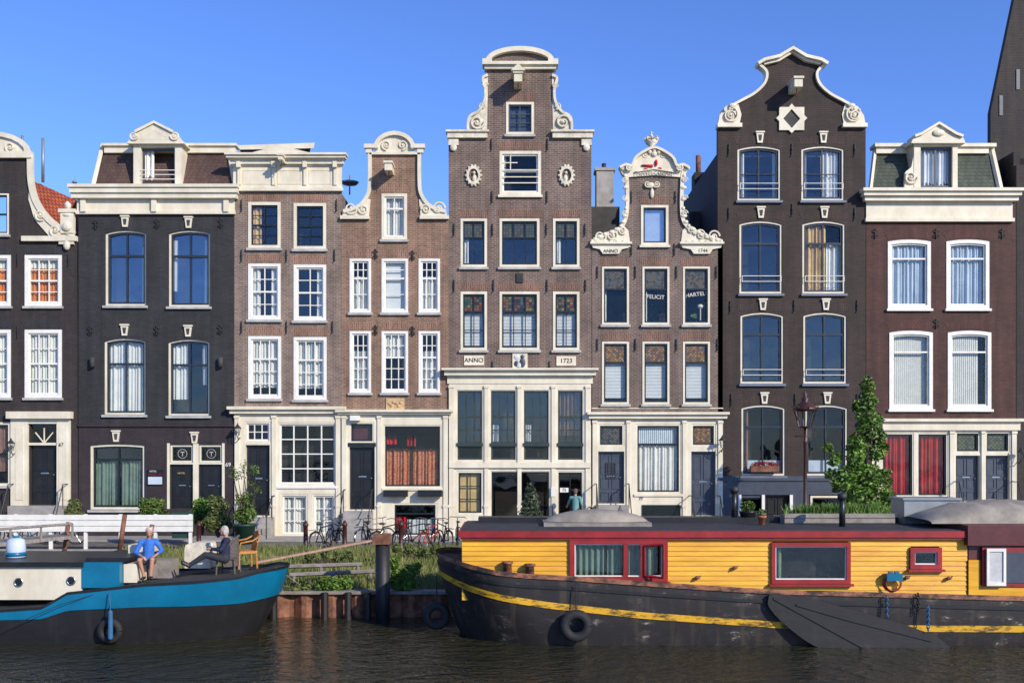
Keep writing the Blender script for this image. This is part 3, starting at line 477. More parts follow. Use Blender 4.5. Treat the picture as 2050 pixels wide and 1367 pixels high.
# H5
h=House('brown brick house with ornate white rococo neck gable topped by a crown',1185,1447,'brick_grey','soldier_mauve',shop=838,body=520)
h.win(1283,411,1338,491,5,'dark',1,sp=1,cur=(('blue_blind',0,1,0,1,'p'),),g='pane_sky',sill='cream')
for i,x in enumerate((1205,1286,1367)):
    h.win(x,534,x+54,650,4,'dark',1,1,1,sp=.38,st='stained_grey',sill='sill',g='pane',cur=((cw,0,.14,.4,1,'f'),) if i<2 else ());h.win(x,684,x+54,809,4,'dark',1,1,1,sp=.32,st='stained_gold',cur=(('blind',0,1,.33,.92,'b'),),sill='sill')
h.b('table_lamp','cream',lambda m:(m.ell(W(1404,612)+Vector((0,.2,0)),(.13,.1,.09),8),m.tube([W(1404,640)+Vector((0,.2,0)),W(1404,615)+Vector((0,.2,0))],.025)))
m=MB();[m.ell(W(1390+random.uniform(-5,5),632+random.uniform(-4,4))+Vector((0,.2,0)),(.05,.02,.04),6) for _ in range(12)];m.build('house_plant','leaf',h.r)
for s_,x,y,rr in(('FELICIT',1313,594,-.06),('HARTELI',1394,589,.12)):text(h.r,s_,x,y,8,'cream',.085,name='window_banner',rot=rr)
h.anchors([(1196,545),(1272,545),(1354,545),(1434,545),(1196,690),(1272,690),(1354,690),(1436,690),(1264,395),(1352,395),(1264,500),(1350,500)])
TL=cr([(1246,338),(1253,345),(1256,400),(1252,440),(1238,460),(1208,472),(1188,484)],5);TR=cr([(1374,338),(1367,345),(1364,400),(1367,440),(1383,460),(1415,474),(1440,484)],5)
for T,sg,x0,x1 in((TL,1,1183,1262),(TR,-1,1362,1446)):
    m=MB();m.ribbon(T,7,-.1,.22)
    for i,p in enumerate(T):
        if i%2==0:m.ell(W(p[0]-sg*3,p[1])+Vector((0,-.09,0)),(.075+.03*(i%3),.06,.08),8)
    for yy in(362,398,428):m.vol((1254 if sg>0 else 1366)-sg*4,yy,6,sg,0,th=1.8,Y=-.12)
    mid=(x0+x1)/2;m.prism(([(x0,490),(x0,480),(mid-6,468),(x1-14,452),(x1-4,462),(x1,495)] if sg>0 else [(x1,490),(x1,480),(mid+6,468),(x0+14,452),(x0+4,462),(x0,495)]),-.04,.2)
    m.prism([(x0,489),(x1,489),(x1-4,497),(mid+22,500),(mid+16,509),(mid-16,509),(mid-22,500),(x0+4,497)],-.1,.0);m.pb(x0-2,486,x1+2,490,-.2,.22)
    e=x0+18 if sg>0 else x1-18;m.vol(e,474,12,sg,0,th=2.6);m.vol(e+sg*26,471,11,-sg,PI,th=2.4);m.vol(e+sg*45,462,8,sg,1,th=2)
    for k in range(5):m.ell(W(x0+14+k*13,484)+Vector((0,-.08,0)),(.1,.05,.05),6)
    m.build('gable_trim','cream',h.r)
def f(m):
    c=1309;A=cr([(1240,338),(1252,332),(1264,334),(1272,318),(1290,305),(1309,298),(1328,305),(1346,318),(1354,334),(1366,332),(1378,338)],4)
    m.prism(A+[(1372,350),(1362,356),(1309,352),(1256,356),(1246,350)],-.08,.24);m.ribbon(A,5,-.22,.24);m.ribbon([(1270,346),(1309,340),(1348,346)],2,-.14,-.05)
    m.vol(1258,338,7,1,0,Y=-.2,th=2.4);m.vol(1360,338,7,-1,PI,Y=-.2,th=2.4);m.vol(1292,312,8,-1,0,th=2.2);m.vol(1326,312,8,1,PI,th=2.2);m.ell(W(c,310)+Vector((0,-.1,0)),(.12,.08,.12))
    for a in(-1,0,1):m.ell(W(c+a*9,303+abs(a)*3)+Vector((0,-.12,0)),(.08,.06,.1))
pe=h.b('pediment','cream',f)
h.b('shell_ornament','cream',lambda m:(m.ell(W(1303,372)+Vector((0,-.06,0)),(.14,.06,.12)),m.ell(W(1305,388)+Vector((0,-.05,0)),(.08,.05,.2)),m.vol(1296,370,7,1,0,th=2),m.vol(1314,370,7,-1,PI,th=2)))
def f(m):
    p=WY(1304,298,.08);m.lathe([(.14,0),(.1,.1),(.24,.22),(.26,.3)],p,12);
    for k in range(8):
        a=k*PI/4;q=p+Vector((.25*math.cos(a),.25*math.sin(a),.3));m.tube([q,q+Vector((.05*math.cos(a),.05*math.sin(a),.12)),p+Vector((.1*math.cos(a),.1*math.sin(a),.42)),p+Vector((0,0,.4))],.03,5);m.ell(q+Vector((0,0,.05)),.04,6)
    m.ell(p+Vector((0,0,.5)),.08,8);m.tube([p+Vector((0,0,.5)),p+Vector((0,0,.7))],.02,5);m.tube([p+Vector((-.06,0,.64)),p+Vector((.06,0,.64))],.018,5)
h.b('crown','stone',f,True,parent=pe)
h.b('cannon_relief','red_cloth',lambda m:(m.tube([W(1284,333)+Vector((0,-.11,0)),W(1306,334)+Vector((0,-.11,0))],[.035,.06]),m.ell(W(1313,328)+Vector((0,-.12,0)),(.06,.05,.14),8),m.ell(W(1320,339)+Vector((0,-.1,0)),(.09,.04,.05),8),m.ell(W(1292,340)+Vector((0,-.1,0)),(.09,.03,.03),8)),True,parent=pe)
text(pe,'T DVYTS CANNON',1309,349.5,6.5,'dark',-.16);text(h.r,'ANNO',1222,504,7,'dark',-.11);text(h.r,'1744',1406,503,7,'dark',-.11)
h.cornice(1185,1447,[(825,830,.34),(830,838,.22)]);h.cornice(1185,1447,[(816,818,.02)],'stone','string_course')
h.win(1197,848,1250,894,4,'dark',1,sp=1,sill=0,st='stained_grey');h.door(1197,903,1250,1008,'bluegrey',label='blue grey door with small barred window');h.b('door_grille','iron',lambda m:(m.prism(rect(1213,926,1233,958),.1,.13,[rect(1215,928,1231,956)]),[m.pb(1218+i*4,928,1219.5+i*4,956,.105,.125) for i in range(3)],[m.pb(1215,934+i*7,1231,935.5+i*7,.104,.126) for i in range(3)]))
h.win(1272,848,1363,988,4,'dark',1,1,1,sp=.28,cur=(('curtain',0,1,.3,1,'f'),('blue_blind',0,1,0,.27,'v')),sill='cream');h.win(1383,848,1433,894,4,'dark',1,sp=1,sill=0,st='stained_gold');h.door(1383,903,1433,1032,'bluegrey')
h.b('basement_hatch','dark',lambda m:m.pb(1285,1010,1362,1032,-.09,-.04));h.pil([(1186,9),(1254,7),(1366,7),(1437,9)],842)
h.stoop(1192,1256,1010,4);h.stoop(1380,1436,1034,3)
text(h.r,'77',1283,998,6,'iron',-.08)
rf=h.finish([(1185,840),(1185,488),(1205,478),(1238,464),(1253,440),(1257,400),(1255,345),(1268,338),(1290,312),(1309,304),(1328,312),(1350,338),(1364,345),(1362,400),(1366,440),(1383,464),(1415,478),(1447,488),(1447,840)],(1309,372,505))
h.b('chimney','chimney_grey',lambda m:(m.box(W(1192,0,46).x,W(1226,0,46).x,5.4,6.2,W(0,480,46).z,W(0,349,46).z),m.box(W(1189,0,46).x,W(1229,0,46).x,5.35,6.25,W(0,349,46).z,W(0,343,46).z)),parent=rf,label='pale grey chimney stack')
h.b('flue_pipe','iron',lambda m:m.tube([WY(1209,346,5.8),WY(1209,328,5.8)],.1),True,parent=rf);h.b('chimney','brick_ink',lambda m:m.box(W(1386,0,46).x,W(1419,0,46).x,5.4,6.2,W(0,480,46).z,W(0,352,46).z),parent=rf,label='black chimney stack')
h.b('flue_pipe','rust',lambda m:m.tube([WY(1398,354,5.8),WY(1398,312,5.8)],.12),True,parent=rf)
for a,b,t in((1170,1240,415),(1380,1460,425)):h.b('parapet','slate',lambda m:m.box(W(a,0,44).x,W(b,0,44).x,3.9,4.1,W(0,520,44).z,W(0,t,44).z),parent=rf)
# H6
h=House('dark brown brick house with cream bell gable and diamond window',1437,1733,'brick_umber','soldier_umber',body=305);c=1584.5
kw=dict(f=4,sa='sash_blue',c=2,rec=.06,arch=7,sw=4,sill='bluesill')
h.win(1476,292,1563,402,g='pane_mid',sp=1,ru=2,cur=((cw,0,.15,0,1,'f'),(cw,.88,1,0,1,'f')),**kw);h.win(1604,292,1690,402,g='pane_mid',sp=1,ru=2,cur=((cw,.0,.12,0,1,'f'),(cw,.5,.95,0,1,'f')),**kw)
h.win(1480,442,1566,588,g='pane_mid',sp=.3,**kw);h.win(1606,442,1692,588,g='pane',sp=.3,cur=(('tan_cloth',0,.6,0,1,'f'),('curtain',.6,1,.3,1,'f')),**kw)
h.win(1482,625,1569,768,g='pane_mid',sp=.3,**kw);h.win(1608,625,1695,768,g='pane_mid',sp=.3,**kw)
h.win(1484,810,1572,952,g='pane',sp=.3,cur=(('blue_blind',.02,.98,.8,1,'p'),('brown_cloth',0,.16,0,1,'f')),**kw);h.win(1612,810,1697,952,g='pane',sp=.3,cur=(('blue_blind',.02,.98,.8,1,'p'),),**kw)
for x,y in((1481,368),(1609,368),(1485,553),(1611,553),(1487,740),(1613,740)):h.b('balcony_rail','white',lambda m:(m.tube([W(x,y)+Vector((0,-.06,0)),W(x+78,y)+Vector((0,-.06,0))],.015,6),m.tube([W(x,y+11)+Vector((0,-.06,0)),W(x+78,y+11)+Vector((0,-.06,0))],.015,6),m.tube([W(x,y)+Vector((0,-.06,0)),W(x,y+11)+Vector((0,-.06,0))],.015,6),m.tube([W(x+78,y)+Vector((0,-.06,0)),W(x+78,y+11)+Vector((0,-.06,0))],.015,6)))
h.keys([(1521,276),(1648,276),(1523,426),(1650,426),(1527,610),(1653,610),(1530,797),(1656,797)])
h.anchors([(1459,428),(1586,420),(1711,428),(1459,300),(1585,300),(1711,300),(1462,614),(1590,612),(1716,612),(1464,800),(1592,800),(1716,800)])
T=cr([(1518,130),(1534,146),(1530,168),(1510,188),(1485,202),(1470,210)],5)
def f(m,q,v,sg):
    m.ribbon(q(T),5,-.12,.27);m.prism(q([(1472,206),(1452,214),(1440,232),(1437,250),(1480,250),(1484,230),(1478,210)]),-.04,.2)
    m.vol(v(1461),232,17,sg,-PI/2,th=3,Y=-.1);m.vol(v(1462),233,9,-sg,0,th=2,Y=-.14);m.ell(W(v(1466),213)+Vector((0,-.1,0)),(.16,.07,.09));m.pb(min(v(1435),v(1484)),249,max(v(1435),v(1484)),257,-.18,.27)
    for k in range(6):m.ell(W(v(1450+k*5),222+5*math.sin(k*1.9))+Vector((0,-.08,0)),(.06,.05,.07),6)
both(c,f,h,'gable_trim','cream')
A_=[(1515,132),(1528,124),(1558,117),(1584.5,101),(1611,117),(1641,124),(1654,132)]
h.b('gable_cap','cream',lambda m:(m.ribbon(A_,6,-.28,.3),m.ribbon([(x,y+6) for x,y in A_[1:-1]],5,-.15,.27)))
dw=h.b('diamond_window','cream',lambda m:m.prism([(1584-25,216),(1578,216),(1584,209),(1590,216),(1609,216),(1609,232),(1615,238),(1609,244),(1609,262),(1590,262),(1584,268),(1578,262),(1559,262),(1559,244),(1553,238),(1559,232)],-.08,.0,[[(1584,220),(1601,239),(1584,258),(1567,239)]]));h.b('diamond_pane','slate',lambda m:m.prism([(1584,222),(1599,239),(1584,256),(1569,239)],-.03,-.01),parent=dw)
h.hoist(1586,182,8,.9)
h.b('blue_plinth','bluegrey',lambda m:m.prism(rect(1438,952.5,1732,1078),-.06,-.003,[rect(1478,990,1585,1076),rect(1618,990,1700,1076)]))
h.b('plinth_moulding','bluegrey',lambda m:m.pb(1437,956,1733,962,-.12,-.061))
h.win(1480,992,1530,1030,4,'dark',1,sp=1,sill=0,lint=0,rec=.0,fm='bluegrey');h.door(1532,992,1582,1076,'black');h.win(1622,992,1698,1070,4,'dark',2,sp=1,sill=0,lint=0,rec=.0)
for x in(1477,1524,1580):h.b('basement_frame','white',lambda m:m.pb(x,990,x+6,1074,-.1,-.05))
h.b('window_box','rust',lambda m:m.pb(1500,932,1556,944,-.3,-.05))
h.finish([(1437,1078),(1437,252),(1445,222),(1475,205),(1510,188),(1530,168),(1534,148),(1520,132),(1558,120),(1584.5,104),(1611,120),(1649,132),(1635,148),(1639,168),(1659,188),(1694,205),(1724,222),(1733,252),(1733,1078)],(c,175,310))
# H7
h=House('reddish brown brick house with green slate mansard and white sashes',1734,2034,'brick_oxide','soldier_oxide',shop=860,body=382)
for x in(1777,1894):
    h.win(x,480,x+86,618,7,'white',1,1,1,sp=.25,cur=(('blue_blind',.03,.97,.0,1,'f'),),fm='white',sill='white',arch=4);h.win(x+3,662,x+90,819,7,'white',1,1,1,sp=.25,cur=((cw,.05,.95,0,1,'v') if x<1800 else (cw,.03,.8,0,1,'v'),),fm='white',sill='white',arch=4)
h.anchors([(1874,468),(1874,648),(1752,468),(2006,468)],1)
h.cornice(1735,2024,[(382,388,.5),(388,396,.4),(396,405,.28),(405,438,.06),(438,445,.14)])
def f(m):
    A=[WY(1744,381,.1),WY(2008,381,.1),WY(1978,292,.9),WY(1758,292,.9),WY(1744,381,6),WY(2008,381,6),WY(1978,292,6),WY(1758,292,6)];m.add(A,[(0,1,2,3),(4,7,6,5),(0,3,7,4),(1,5,6,2),(3,2,6,7)])
rf=h.b('roof','tile_green',f)
h.b('roof_edge','cream',lambda m:(m.tube([WY(1742,381,.05),WY(1752,296,.85)],.09,6),m.tube([WY(2003,381,.05),WY(1984,296,.85)],.13,6),m.box((1752-1025)/50*1.018,(1994-1025)/50,.6,1.0,W(0,298).z,W(0,286).z),m.box((1748-1025)/50*1.018,(1990-1025)/50*1.018,.5,1.1,W(0,286).z+.002,W(0,279).z)),parent=rf)
def f(m):
    m.prism(rect(1829,288,1916,380),-.05,1,[rect(1842,294,1906,376)]);m.prism([(1820,290),(1824,280),(1838,276),(1874,252),(1910,276),(1924,280),(1928,290)],-.22,.8);m.ribbon([(1826,277),(1840,272),(1874,251),(1908,272),(1922,277)],5,-.32,.5);m.vol(1822,356,14,1,0,th=3);m.prism([(1829,310),(1824,335),(1812,345),(1810,375),(1829,378)],-.03,.1);m.ell(W(1874,270)+Vector((0,-.25,0)),(.25,.08,.14))
d=h.b('dormer','cream',f);h.sheet('blue_blind',1843,296,1905,374,.2,'f',d);h.b('dormer_sash','bluegrey',lambda m:(m.prism(rect(1843,295,1905,375),.08,.12,[rect(1847,299,1901,371)]),m.pb(1872,298,1876,372,.07,.11)),parent=d);h.b('painted_dormer_backing','room_painted_light',lambda m:m.pb(1838,292,1910,378,.85,.88),parent=d)  # backing sheet behind dormer, interior light painted into its colour
h.cornice(1734,2034,[(838,844,.3),(844,861,.16)])
h.win(1764,866,1829,994,3,'dark',1,sp=1,sill='white',cur=(('red_cloth',0,1,0,1,'f'),));h.win(1835,866,1897,994,3,'dark',1,sp=1,sill='white',cur=(('red_cloth',0,1,0,1,'f'),))
for x in(1912,1972):h.win(x,864,x+49,906,3,'dark',1,sp=1,sill=0,st='stained_green');h.door(x,911,x+49,1004,'bluegrey')
h.pil([(1735,9),(1900,9),(1963,7),(2024,9)],863);h.stoop(1908,2024,1006,3)
h.finish([(1734,861),(1734,405),(2034,405),(2034,861)])
# H8
h=House('tall dark brick building cut by right edge, seen behind the mansard house',2035,2260,'brick_soot',None,body=300,name='tall_building')
gw=h.b('gable_wall','brick_soot',lambda m:m.prism([(1982,560),(1983,225),(2030,0),(2048,-90),(2260,-90),(2260,560)],0,.3,D=47.5));
for x,y in((2003,212),(2037,160)):h.b('small_window','bluegrey',lambda m:m.pb(x-3,y-20,x+4,y+20,-.04,0,D=47.5))
h.finish([(2035,1078),(2035,330),(2260,330),(2260,1078)])
# ---------------- setting
def struct(name,mat,fn,org=(0,0,0)):
    m=MB();fn(m);o=m.build(name,mat,None,org=org);o['kind']='structure';return o
struct('street','cobble',lambda m:m.add([(-300,-6,-.5),(300,-6,-.5),(300,300,-.5),(-300,300,-.5)],[(0,1,2,3)]))
struct('pavement','kerb',lambda m:(m.box(-60,60,-1.9,-.01,-.499,-.44)));struct('kerb','kerb',lambda m:m.box(-60,60,-5.75,-5.5,-.8,-.42))
def f(m):
    nx,ny=260,16;V=[]
    for j in range(ny+1):
        for i in range(nx+1):
            t=j/ny;V.append((-30+60*i/nx,-5.76-7.2*t,-.46-.39*t+random.uniform(-.04,.05)*(0<j<ny)-.12*math.sin(t*PI)*t))
    m.add(V,[(j*(nx+1)+i,j*(nx+1)+i+1,(j+1)*(nx+1)+i+1,(j+1)*(nx+1)+i) for j in range(ny) for i in range(nx)])
struct('canal_bank','grassy',f)
struct('canal_bed','soil',lambda m:m.add([(-300,-160,-3),(300,-160,-3),(300,-12,-3),(-300,-12,-3)],[(0,1,2,3)]))
struct('water','water',lambda m:m.add([(-300,-160,-1.5),(300,-160,-1.5),(300,-12.9,-1.5),(-300,-12.9,-1.5)],[(0,1,2,3)]))
m=MB()
for i in range(-260,260):
    x=i*.12;g=lambda k:-13.05-(.16 if k%6 in(1,2) else 0 if k%6 in(4,5) else .08);m.add([(x,g(i),-2.2),(x+.12,g(i+1),-2.2),(x+.12,g(i+1),-.86),(x,g(i),-.86)],[(0,1,2,3)])
tag(m.build('quay_wall','rust'),'rusty steel sheet piling wall between the two boats','quay wall')
m=MB();m.box(-30,30,-13.3,-12.8,-.86,-.78);tag(m.build('timber_capping','grey_wood'),'grey timber capping beam along top of the steel piling','beam')
for x in(548,650,697,735):
    m=MB();p=W(x,1200,26.6);m.tube([(p.x,p.y,-2.2),(p.x,p.y,-.75-.1*random.random())],.1,8);tag(m.build('quay_pile','hull_black'),'short dark timber pile standing against the rusty piling','pile','dark timber piles against quay wall')
def blades(m,n,fx,s):
    for i in range(n):
        x,y,z=fx();a=random.uniform(0,PI);h=s*random.uniform(.3,1.3);w=.012+.03*s;dx,dy=math.cos(a)*w,math.sin(a)*w;lx,ly=random.uniform(-.5,.5)*h,random.uniform(-.5,.5)*h
        m.add([(x-dx,y-dy,z),(x+dx,y+dy,z),(x+lx,y+ly,z+h)],[(0,1,2)])
def gp():
    while 1:
        x=random.uniform(-13,2);t=random.random()
        if math.sin(x*2.3+t*5)+math.sin(x*5.1-t*9)+random.uniform(-.6,2.2)>0:return x,-5.8-7.1*t,-.5-.37*t
m=MB();blades(m,50000,gp,.3);o=m.build('grass','grass_blade');tag(o,'unmown grass and weeds covering the sloping canal bank','grass',kind='stuff')
def leaves(m,c,r,n,s,hollow=.35):
    c=Vector(c)
    for i in range(n):
        d=Vector((random.gauss(0,1),random.gauss(0,1),random.gauss(0,1))).normalized()*(random.uniform(hollow,1)**.5)
        p=c+Vector((d.x*r[0],d.y*r[1],d.z*r[2]));u=Vector((random.uniform(-1,1),random.uniform(-1,1),random.uniform(-.6,.6))).normalized();w=u.cross(Vector((random.uniform(-1,1),random.uniform(-1,1),random.uniform(-1,1)))).normalized();k=s*random.uniform(.6,1.3)
        m.add([p-u*k,p+w*k*.45,p+u*k,p-w*k*.45],[(0,1,2,3)])
def plant(name,label,cat,base,clumps,mat,n,s,stem=True,group=None,D=36,parts=('stem','foliage')):
    b=W(base[0],base[1],D);b.z=max(b.z,-.9);r=empty(name,b,label,cat,group);m=MB();tot=sum(q[2]**2 for q in clumps)
    for x,y,q in clumps:
        k=D/2000;c=W(x,y,D)+Vector((0,random.uniform(-.3,.3)*q*k,0));nn=int(n*q*q/tot);leaves(m,c,(q*k,q*k,q*k),int(nn*.7),s)
        for _ in range(4):
            a=random.uniform(0,2*PI);leaves(m,c+Vector((math.cos(a)*q*k,random.uniform(-.3,.3)*q*k,math.sin(a)*q*k)),(q*k*.4,)*3,nn//9,s)
    m.build(parts[1],mat,r);m=MB()
    for x,y,q in clumps[:7]:
        c=W(x,y,D);mid=(b+c)/2+Vector((random.uniform(-.06,.06),0,0));m.tube([b,mid,c],[.045,.03,.012] if name!='climbing_tree' else [.12,.08,.03],6)
    m.build(parts[0],'bark',r);return r
plant('climbing_tree','tall narrow leafy green tree beside the brown street lantern','tree',(1740,1085),[(1735,770,13),(1738,798,17),(1730,830,20),(1745,860,22),(1718,885,20),(1755,905,19),(1710,920,18),(1695,948,20),(1738,950,24),(1762,975,22),(1686,968,18),(1722,995,30),(1768,1018,26),(1702,1020,22),(1745,1040,28),(1660,894,9),(1672,922,12),(1717,812,9),(1795,1028,17),(1756,838,11),(1664,950,10),(1770,950,12),(1765,880,8)],'leaf_bright',8500,.095,parts=('trunk','crown'),D=35.5)
plant('bush','small round clipped green bush behind white fence','bush',(303,1065),[(303,1015,20),(290,1025,14),(318,1022,14)],'leaf',2200,.06)
plant('bush','leafy green bush beside the dark planter at end of white fence','bush',(405,1070),[(405,1020,18),(392,1030,15),(420,1012,13)],'leaf_bright',2200,.07)
plant('bush','taller yellow green bush left of the green planter pot','bush',(437,1075),[(437,1008,17),(433,1030,18),(448,1042,15),(423,1046,14)],'leaf_olive',2600,.07,D=35)
plant('bush','small flowering bush beside steps of leftmost house','bush',(148,1060),[(148,1012,11),(140,1025,11),(155,1030,11)],'leaf_olive',900,.06)
plant('weed_clump','bushy weeds sprouting at bank edge left of mooring post','weeds',(665,1185),[(655,1168,14),(675,1172,15),(640,1176,10),(695,1165,10)],'leaf_bright',2200,.06,D=26.9)
plant('weed_clump','bushy weeds growing right of the black mooring post','weeds',(810,1185),[(800,1150,14),(815,1165,17),(828,1140,12),(795,1170,12),(790,1125,10)],'leaf_bright',2400,.06,D=26.9)
plant('weed_clump','low weeds at water end of blue boat gangplank','weeds',(590,1185),[(590,1180,10),(612,1176,10),(575,1184,8)],'leaf_olive',900,.06,D=26.9)
plant('weed_clump','tall grassy weeds between gangplank and timber rails','weeds',(640,1125),[(620,1112,10),(650,1108,9),(700,1112,9),(675,1116,8)],'leaf_olive',1300,.06,D=30.5)
plant('weed_clump','tall weeds in front of the bicycles right of mooring post','weeds',(850,1125),[(820,1100,9),(845,1106,10),(870,1100,9),(795,1098,8)],'leaf_olive',1500,.06,D=31.5)
r=empty('potted_tree',W(490,1088,34),'slender young tree in dark green round pot on the quay','potted plant')
m=MB();m.lathe([(.28,0),(.36,.6),(.4,.62),(.4,.68),(.33,.68)],W(490,1088,34));m.build('pot','pot_green',r,True)
m=MB();b=W(490,1055,34);T_=[b+Vector((random.uniform(-.5,.5),random.uniform(-.2,.2),random.uniform(1.2,2.2))) for _ in range(9)]
for t in T_:m.tube([b,(b+t)/2+Vector((random.uniform(-.1,.1),0,0)),t],[.03,.02,.006],5)
m.build('stem','bark',r);m=MB();leaves(m,W(490,1030,34),(.38,.3,.3),900,.06)
for t in T_:leaves(m,t,(.2,.2,.25),40,.05,.0);leaves(m,(b+t)/2,(.2,.2,.3),50,.05,0)
m.build('foliage','leaf',r)
b=W(1062,1075,33);b.z=-.5;r=empty('conifer',b,'small dark conifer behind roof of the yellow houseboat','tree');m=MB();m.tube([b,b+Vector((0,0,2.45))],[.06,.01],6);m.build('trunk','bark',r)
m=MB()
for k in range(30):
    z=.35+2.05*k/30;rr=.78*(1-k/31)**.85
    for j in range(11):
        a=j*.58+k*1.3;e=Vector((math.cos(a)*rr,math.sin(a)*rr,-.08+.14*random.random()))*random.uniform(.75,1.1)
        for q in range(16):
            t=random.random();p=b+Vector((0,0,z))+e*t;leaves(m,p,(.06,.06,.04),1,.06)
m.build('crown','leaf_fir',r)
# ---------------- street furniture
def bollard(px,D,label):
    b=W(px,1050,D);b.z=-.5;m=MB();m.lathe([(.12,0),(.12,.12),(.085,.16),(.075,.85),(.1,.87),(.1,.92),(.07,.96),(.04,1.04),(.0,1.05)],b,14);tag(m.build('bollard','lamp_brown',None,True),label,'bollard','brown street bollards along the quay')
bollard(612,34.6,'brown iron bollard second left of the black mooring post');bollard(690,34.7,'brown iron bollard just left of parked bicycles');bollard(803,34.8,'brown iron bollard behind right side of mooring post');bollard(398,34.6,'brown iron bollard left of the green planter pot')
b=W(1612,1050,33.5);b.z=-.5;r=empty('street_lamp',b,'tall ornate brown street lantern with crowned lamp before bell gable house','street lamp')
m=MB();zt=W(0,858,33.5).z+.5
m.lathe([(.16,0),(.16,.5),(.1,.6),(.085,1.3),(.11,1.33),(.07,1.4),(.055,zt-.5),(.09,zt-.45),(.05,zt-.4),(.045,zt)],b,14);m.tube([b+Vector((-.35,0,zt-.25)),b+Vector((.35,0,zt-.25))],.018,6);m.build('pole','lamp_brown',r,True)
m=MB();c=b+Vector((0,0,zt))
def hexr(z,q):return[c+Vector((q*math.cos(a*PI/3+.5),q*math.sin(a*PI/3+.5),z)) for a in range(6)]
A,B=hexr(.05,.2),hexr(.62,.38)
for i in range(6):m.tube([A[i],B[i]],.018,5);m.tube([A[i],A[(i+1)%6]],.02,5);m.tube([B[i],B[(i+1)%6]],.025,5)
m.tube([c,c+Vector((0,0,.08))],[.05,.2],8)
lf=m.build('lantern_frame','lamp_brown',r);m=MB();A,B=hexr(.06,.19),hexr(.61,.36);m.add(A+B,[(i,(i+1)%6,6+(i+1)%6,6+i) for i in range(6)]);m.build('lantern_glass','pane_mid',lf)
m=MB();m.lathe([(.44,.62),(.36,.72),(.2,.85),(.1,.92),(.14,.98),(.09,1.04),(.05,1.1),(.07,1.16),(.02,1.22),(.015,1.34)],c,12)
for i in range(8):a=i*PI/4;m.tube([c+Vector((.38*math.cos(a),.38*math.sin(a),.64)),c+Vector((.46*math.cos(a),.46*math.sin(a),.76))],[.03,.01],5)
m.build('lantern_cap','lamp_brown',r,True)
def walllamp(px,py,label):
    p=W(px,py)+Vector((0,-.4,0));r=empty('wall_lantern',p,label,'wall lamp');m=MB();m.tube([p+Vector((0,.38,-.35)),p+Vector((0,.15,-.45)),p+Vector((0,0,-.3))],.02,6)
    for k in range(4):
        a=k*PI/2+.78;m.tube([p+Vector((.07*math.cos(a),.07*math.sin(a),-.28)),p+Vector((.13*math.cos(a),.13*math.sin(a),0))],.012,5)
    m.lathe([(.17,0),(.08,.1),(.03,.16),(.02,.22)],p,8);m.build('lantern_frame','iron',r);m=MB();m.lathe([(.07,-.26),(.11,-.01)],p,8);m.build('lantern_glass','pane_mid',r)
walllamp(481,858,'black wall lantern by door of pinkish brick house');walllamp(1442,882,'black wall lantern between crown gable house and bell gable house');walllamp(32,888,'small wall lantern left of the door numbered 67');walllamp(2034,905,'small wall lantern at far right beside the last door')
b=W(190,1060,34.4);b.z=-.5;r=empty('white_fence',b,'long low white plank fence along quay behind the blue boat','fence')
for y in(1030,1041.5,1053):m=MB();m.pb(-60,y,386,y+10.5,-.02,.02,34.4);m.build('rail','white',r)
for x in range(-40,390,70):
    m=MB();p=W(x,1040,34.4);m.box(p.x-.05,p.x+.05,p.y+.021,p.y+.12,-.5,W(0,1029,34.4).z);m.build('post','white',r)
m=MB();m.pb(352,1024,388,1075,-.4,.0,34.9);tag(m.build('planter_box','pot_green'),'dark green square planter at right end of white fence','planter')
for x,y,l,la in((245,1030,1092,'leaning brown timber post right of its taller twin'),(132,1045,1112,'brown timber post beside the blue and white barrel'),(300,1050,1088,'short brown timber post behind person in blue')):
    m=MB();m.tube([W(x-6,l+12,31),W(x+5,y,31)],.075,8);tag(m.build('timber_post','rust',None,True),la,'post')
r=empty('gangway',W(75,1115,29),'weathered grey wooden gangway with handrail at far left','gangway')
m=MB();m.add([W(-40,1090,28.5),W(145,1072,30.5),W(145,1078,30.5),W(-40,1098,28.5),W(-40,1082,29.8),W(145,1066,31.8)],[(0,1,2,3),(0,4,5,1)]);m.build('walkway','grey_wood',r);m=MB();m.tube([W(-40,1062,28.5),W(145,1048,30.5)],.04,6)
for t in(0,.33,.66,1):m.tube([W(-40+185*t,1062-14*t,28.5+2*t),W(-40+185*t,1092-18*t,28.5+2*t)],.035,6)
m.build('handrail','grey_wood',r)
b=W(32,1120,25);r=empty('barrel',b,'blue and white plastic barrel standing on the blue boat roof','barrel');m=MB();m.lathe([(.18,0),(.22,.05),(.23,.3),(.2,.5),(.1,.55)],b,16);m.build('body','blue_blind',r,True);m=MB();m.lathe([(.233,.1),(.236,.2)],b,16);m.build('band','blue_paint',r,True)
m=MB();m.lathe([(.08,.55),(.08,.6)],b,10);m.build('lid','blue_paint',r)
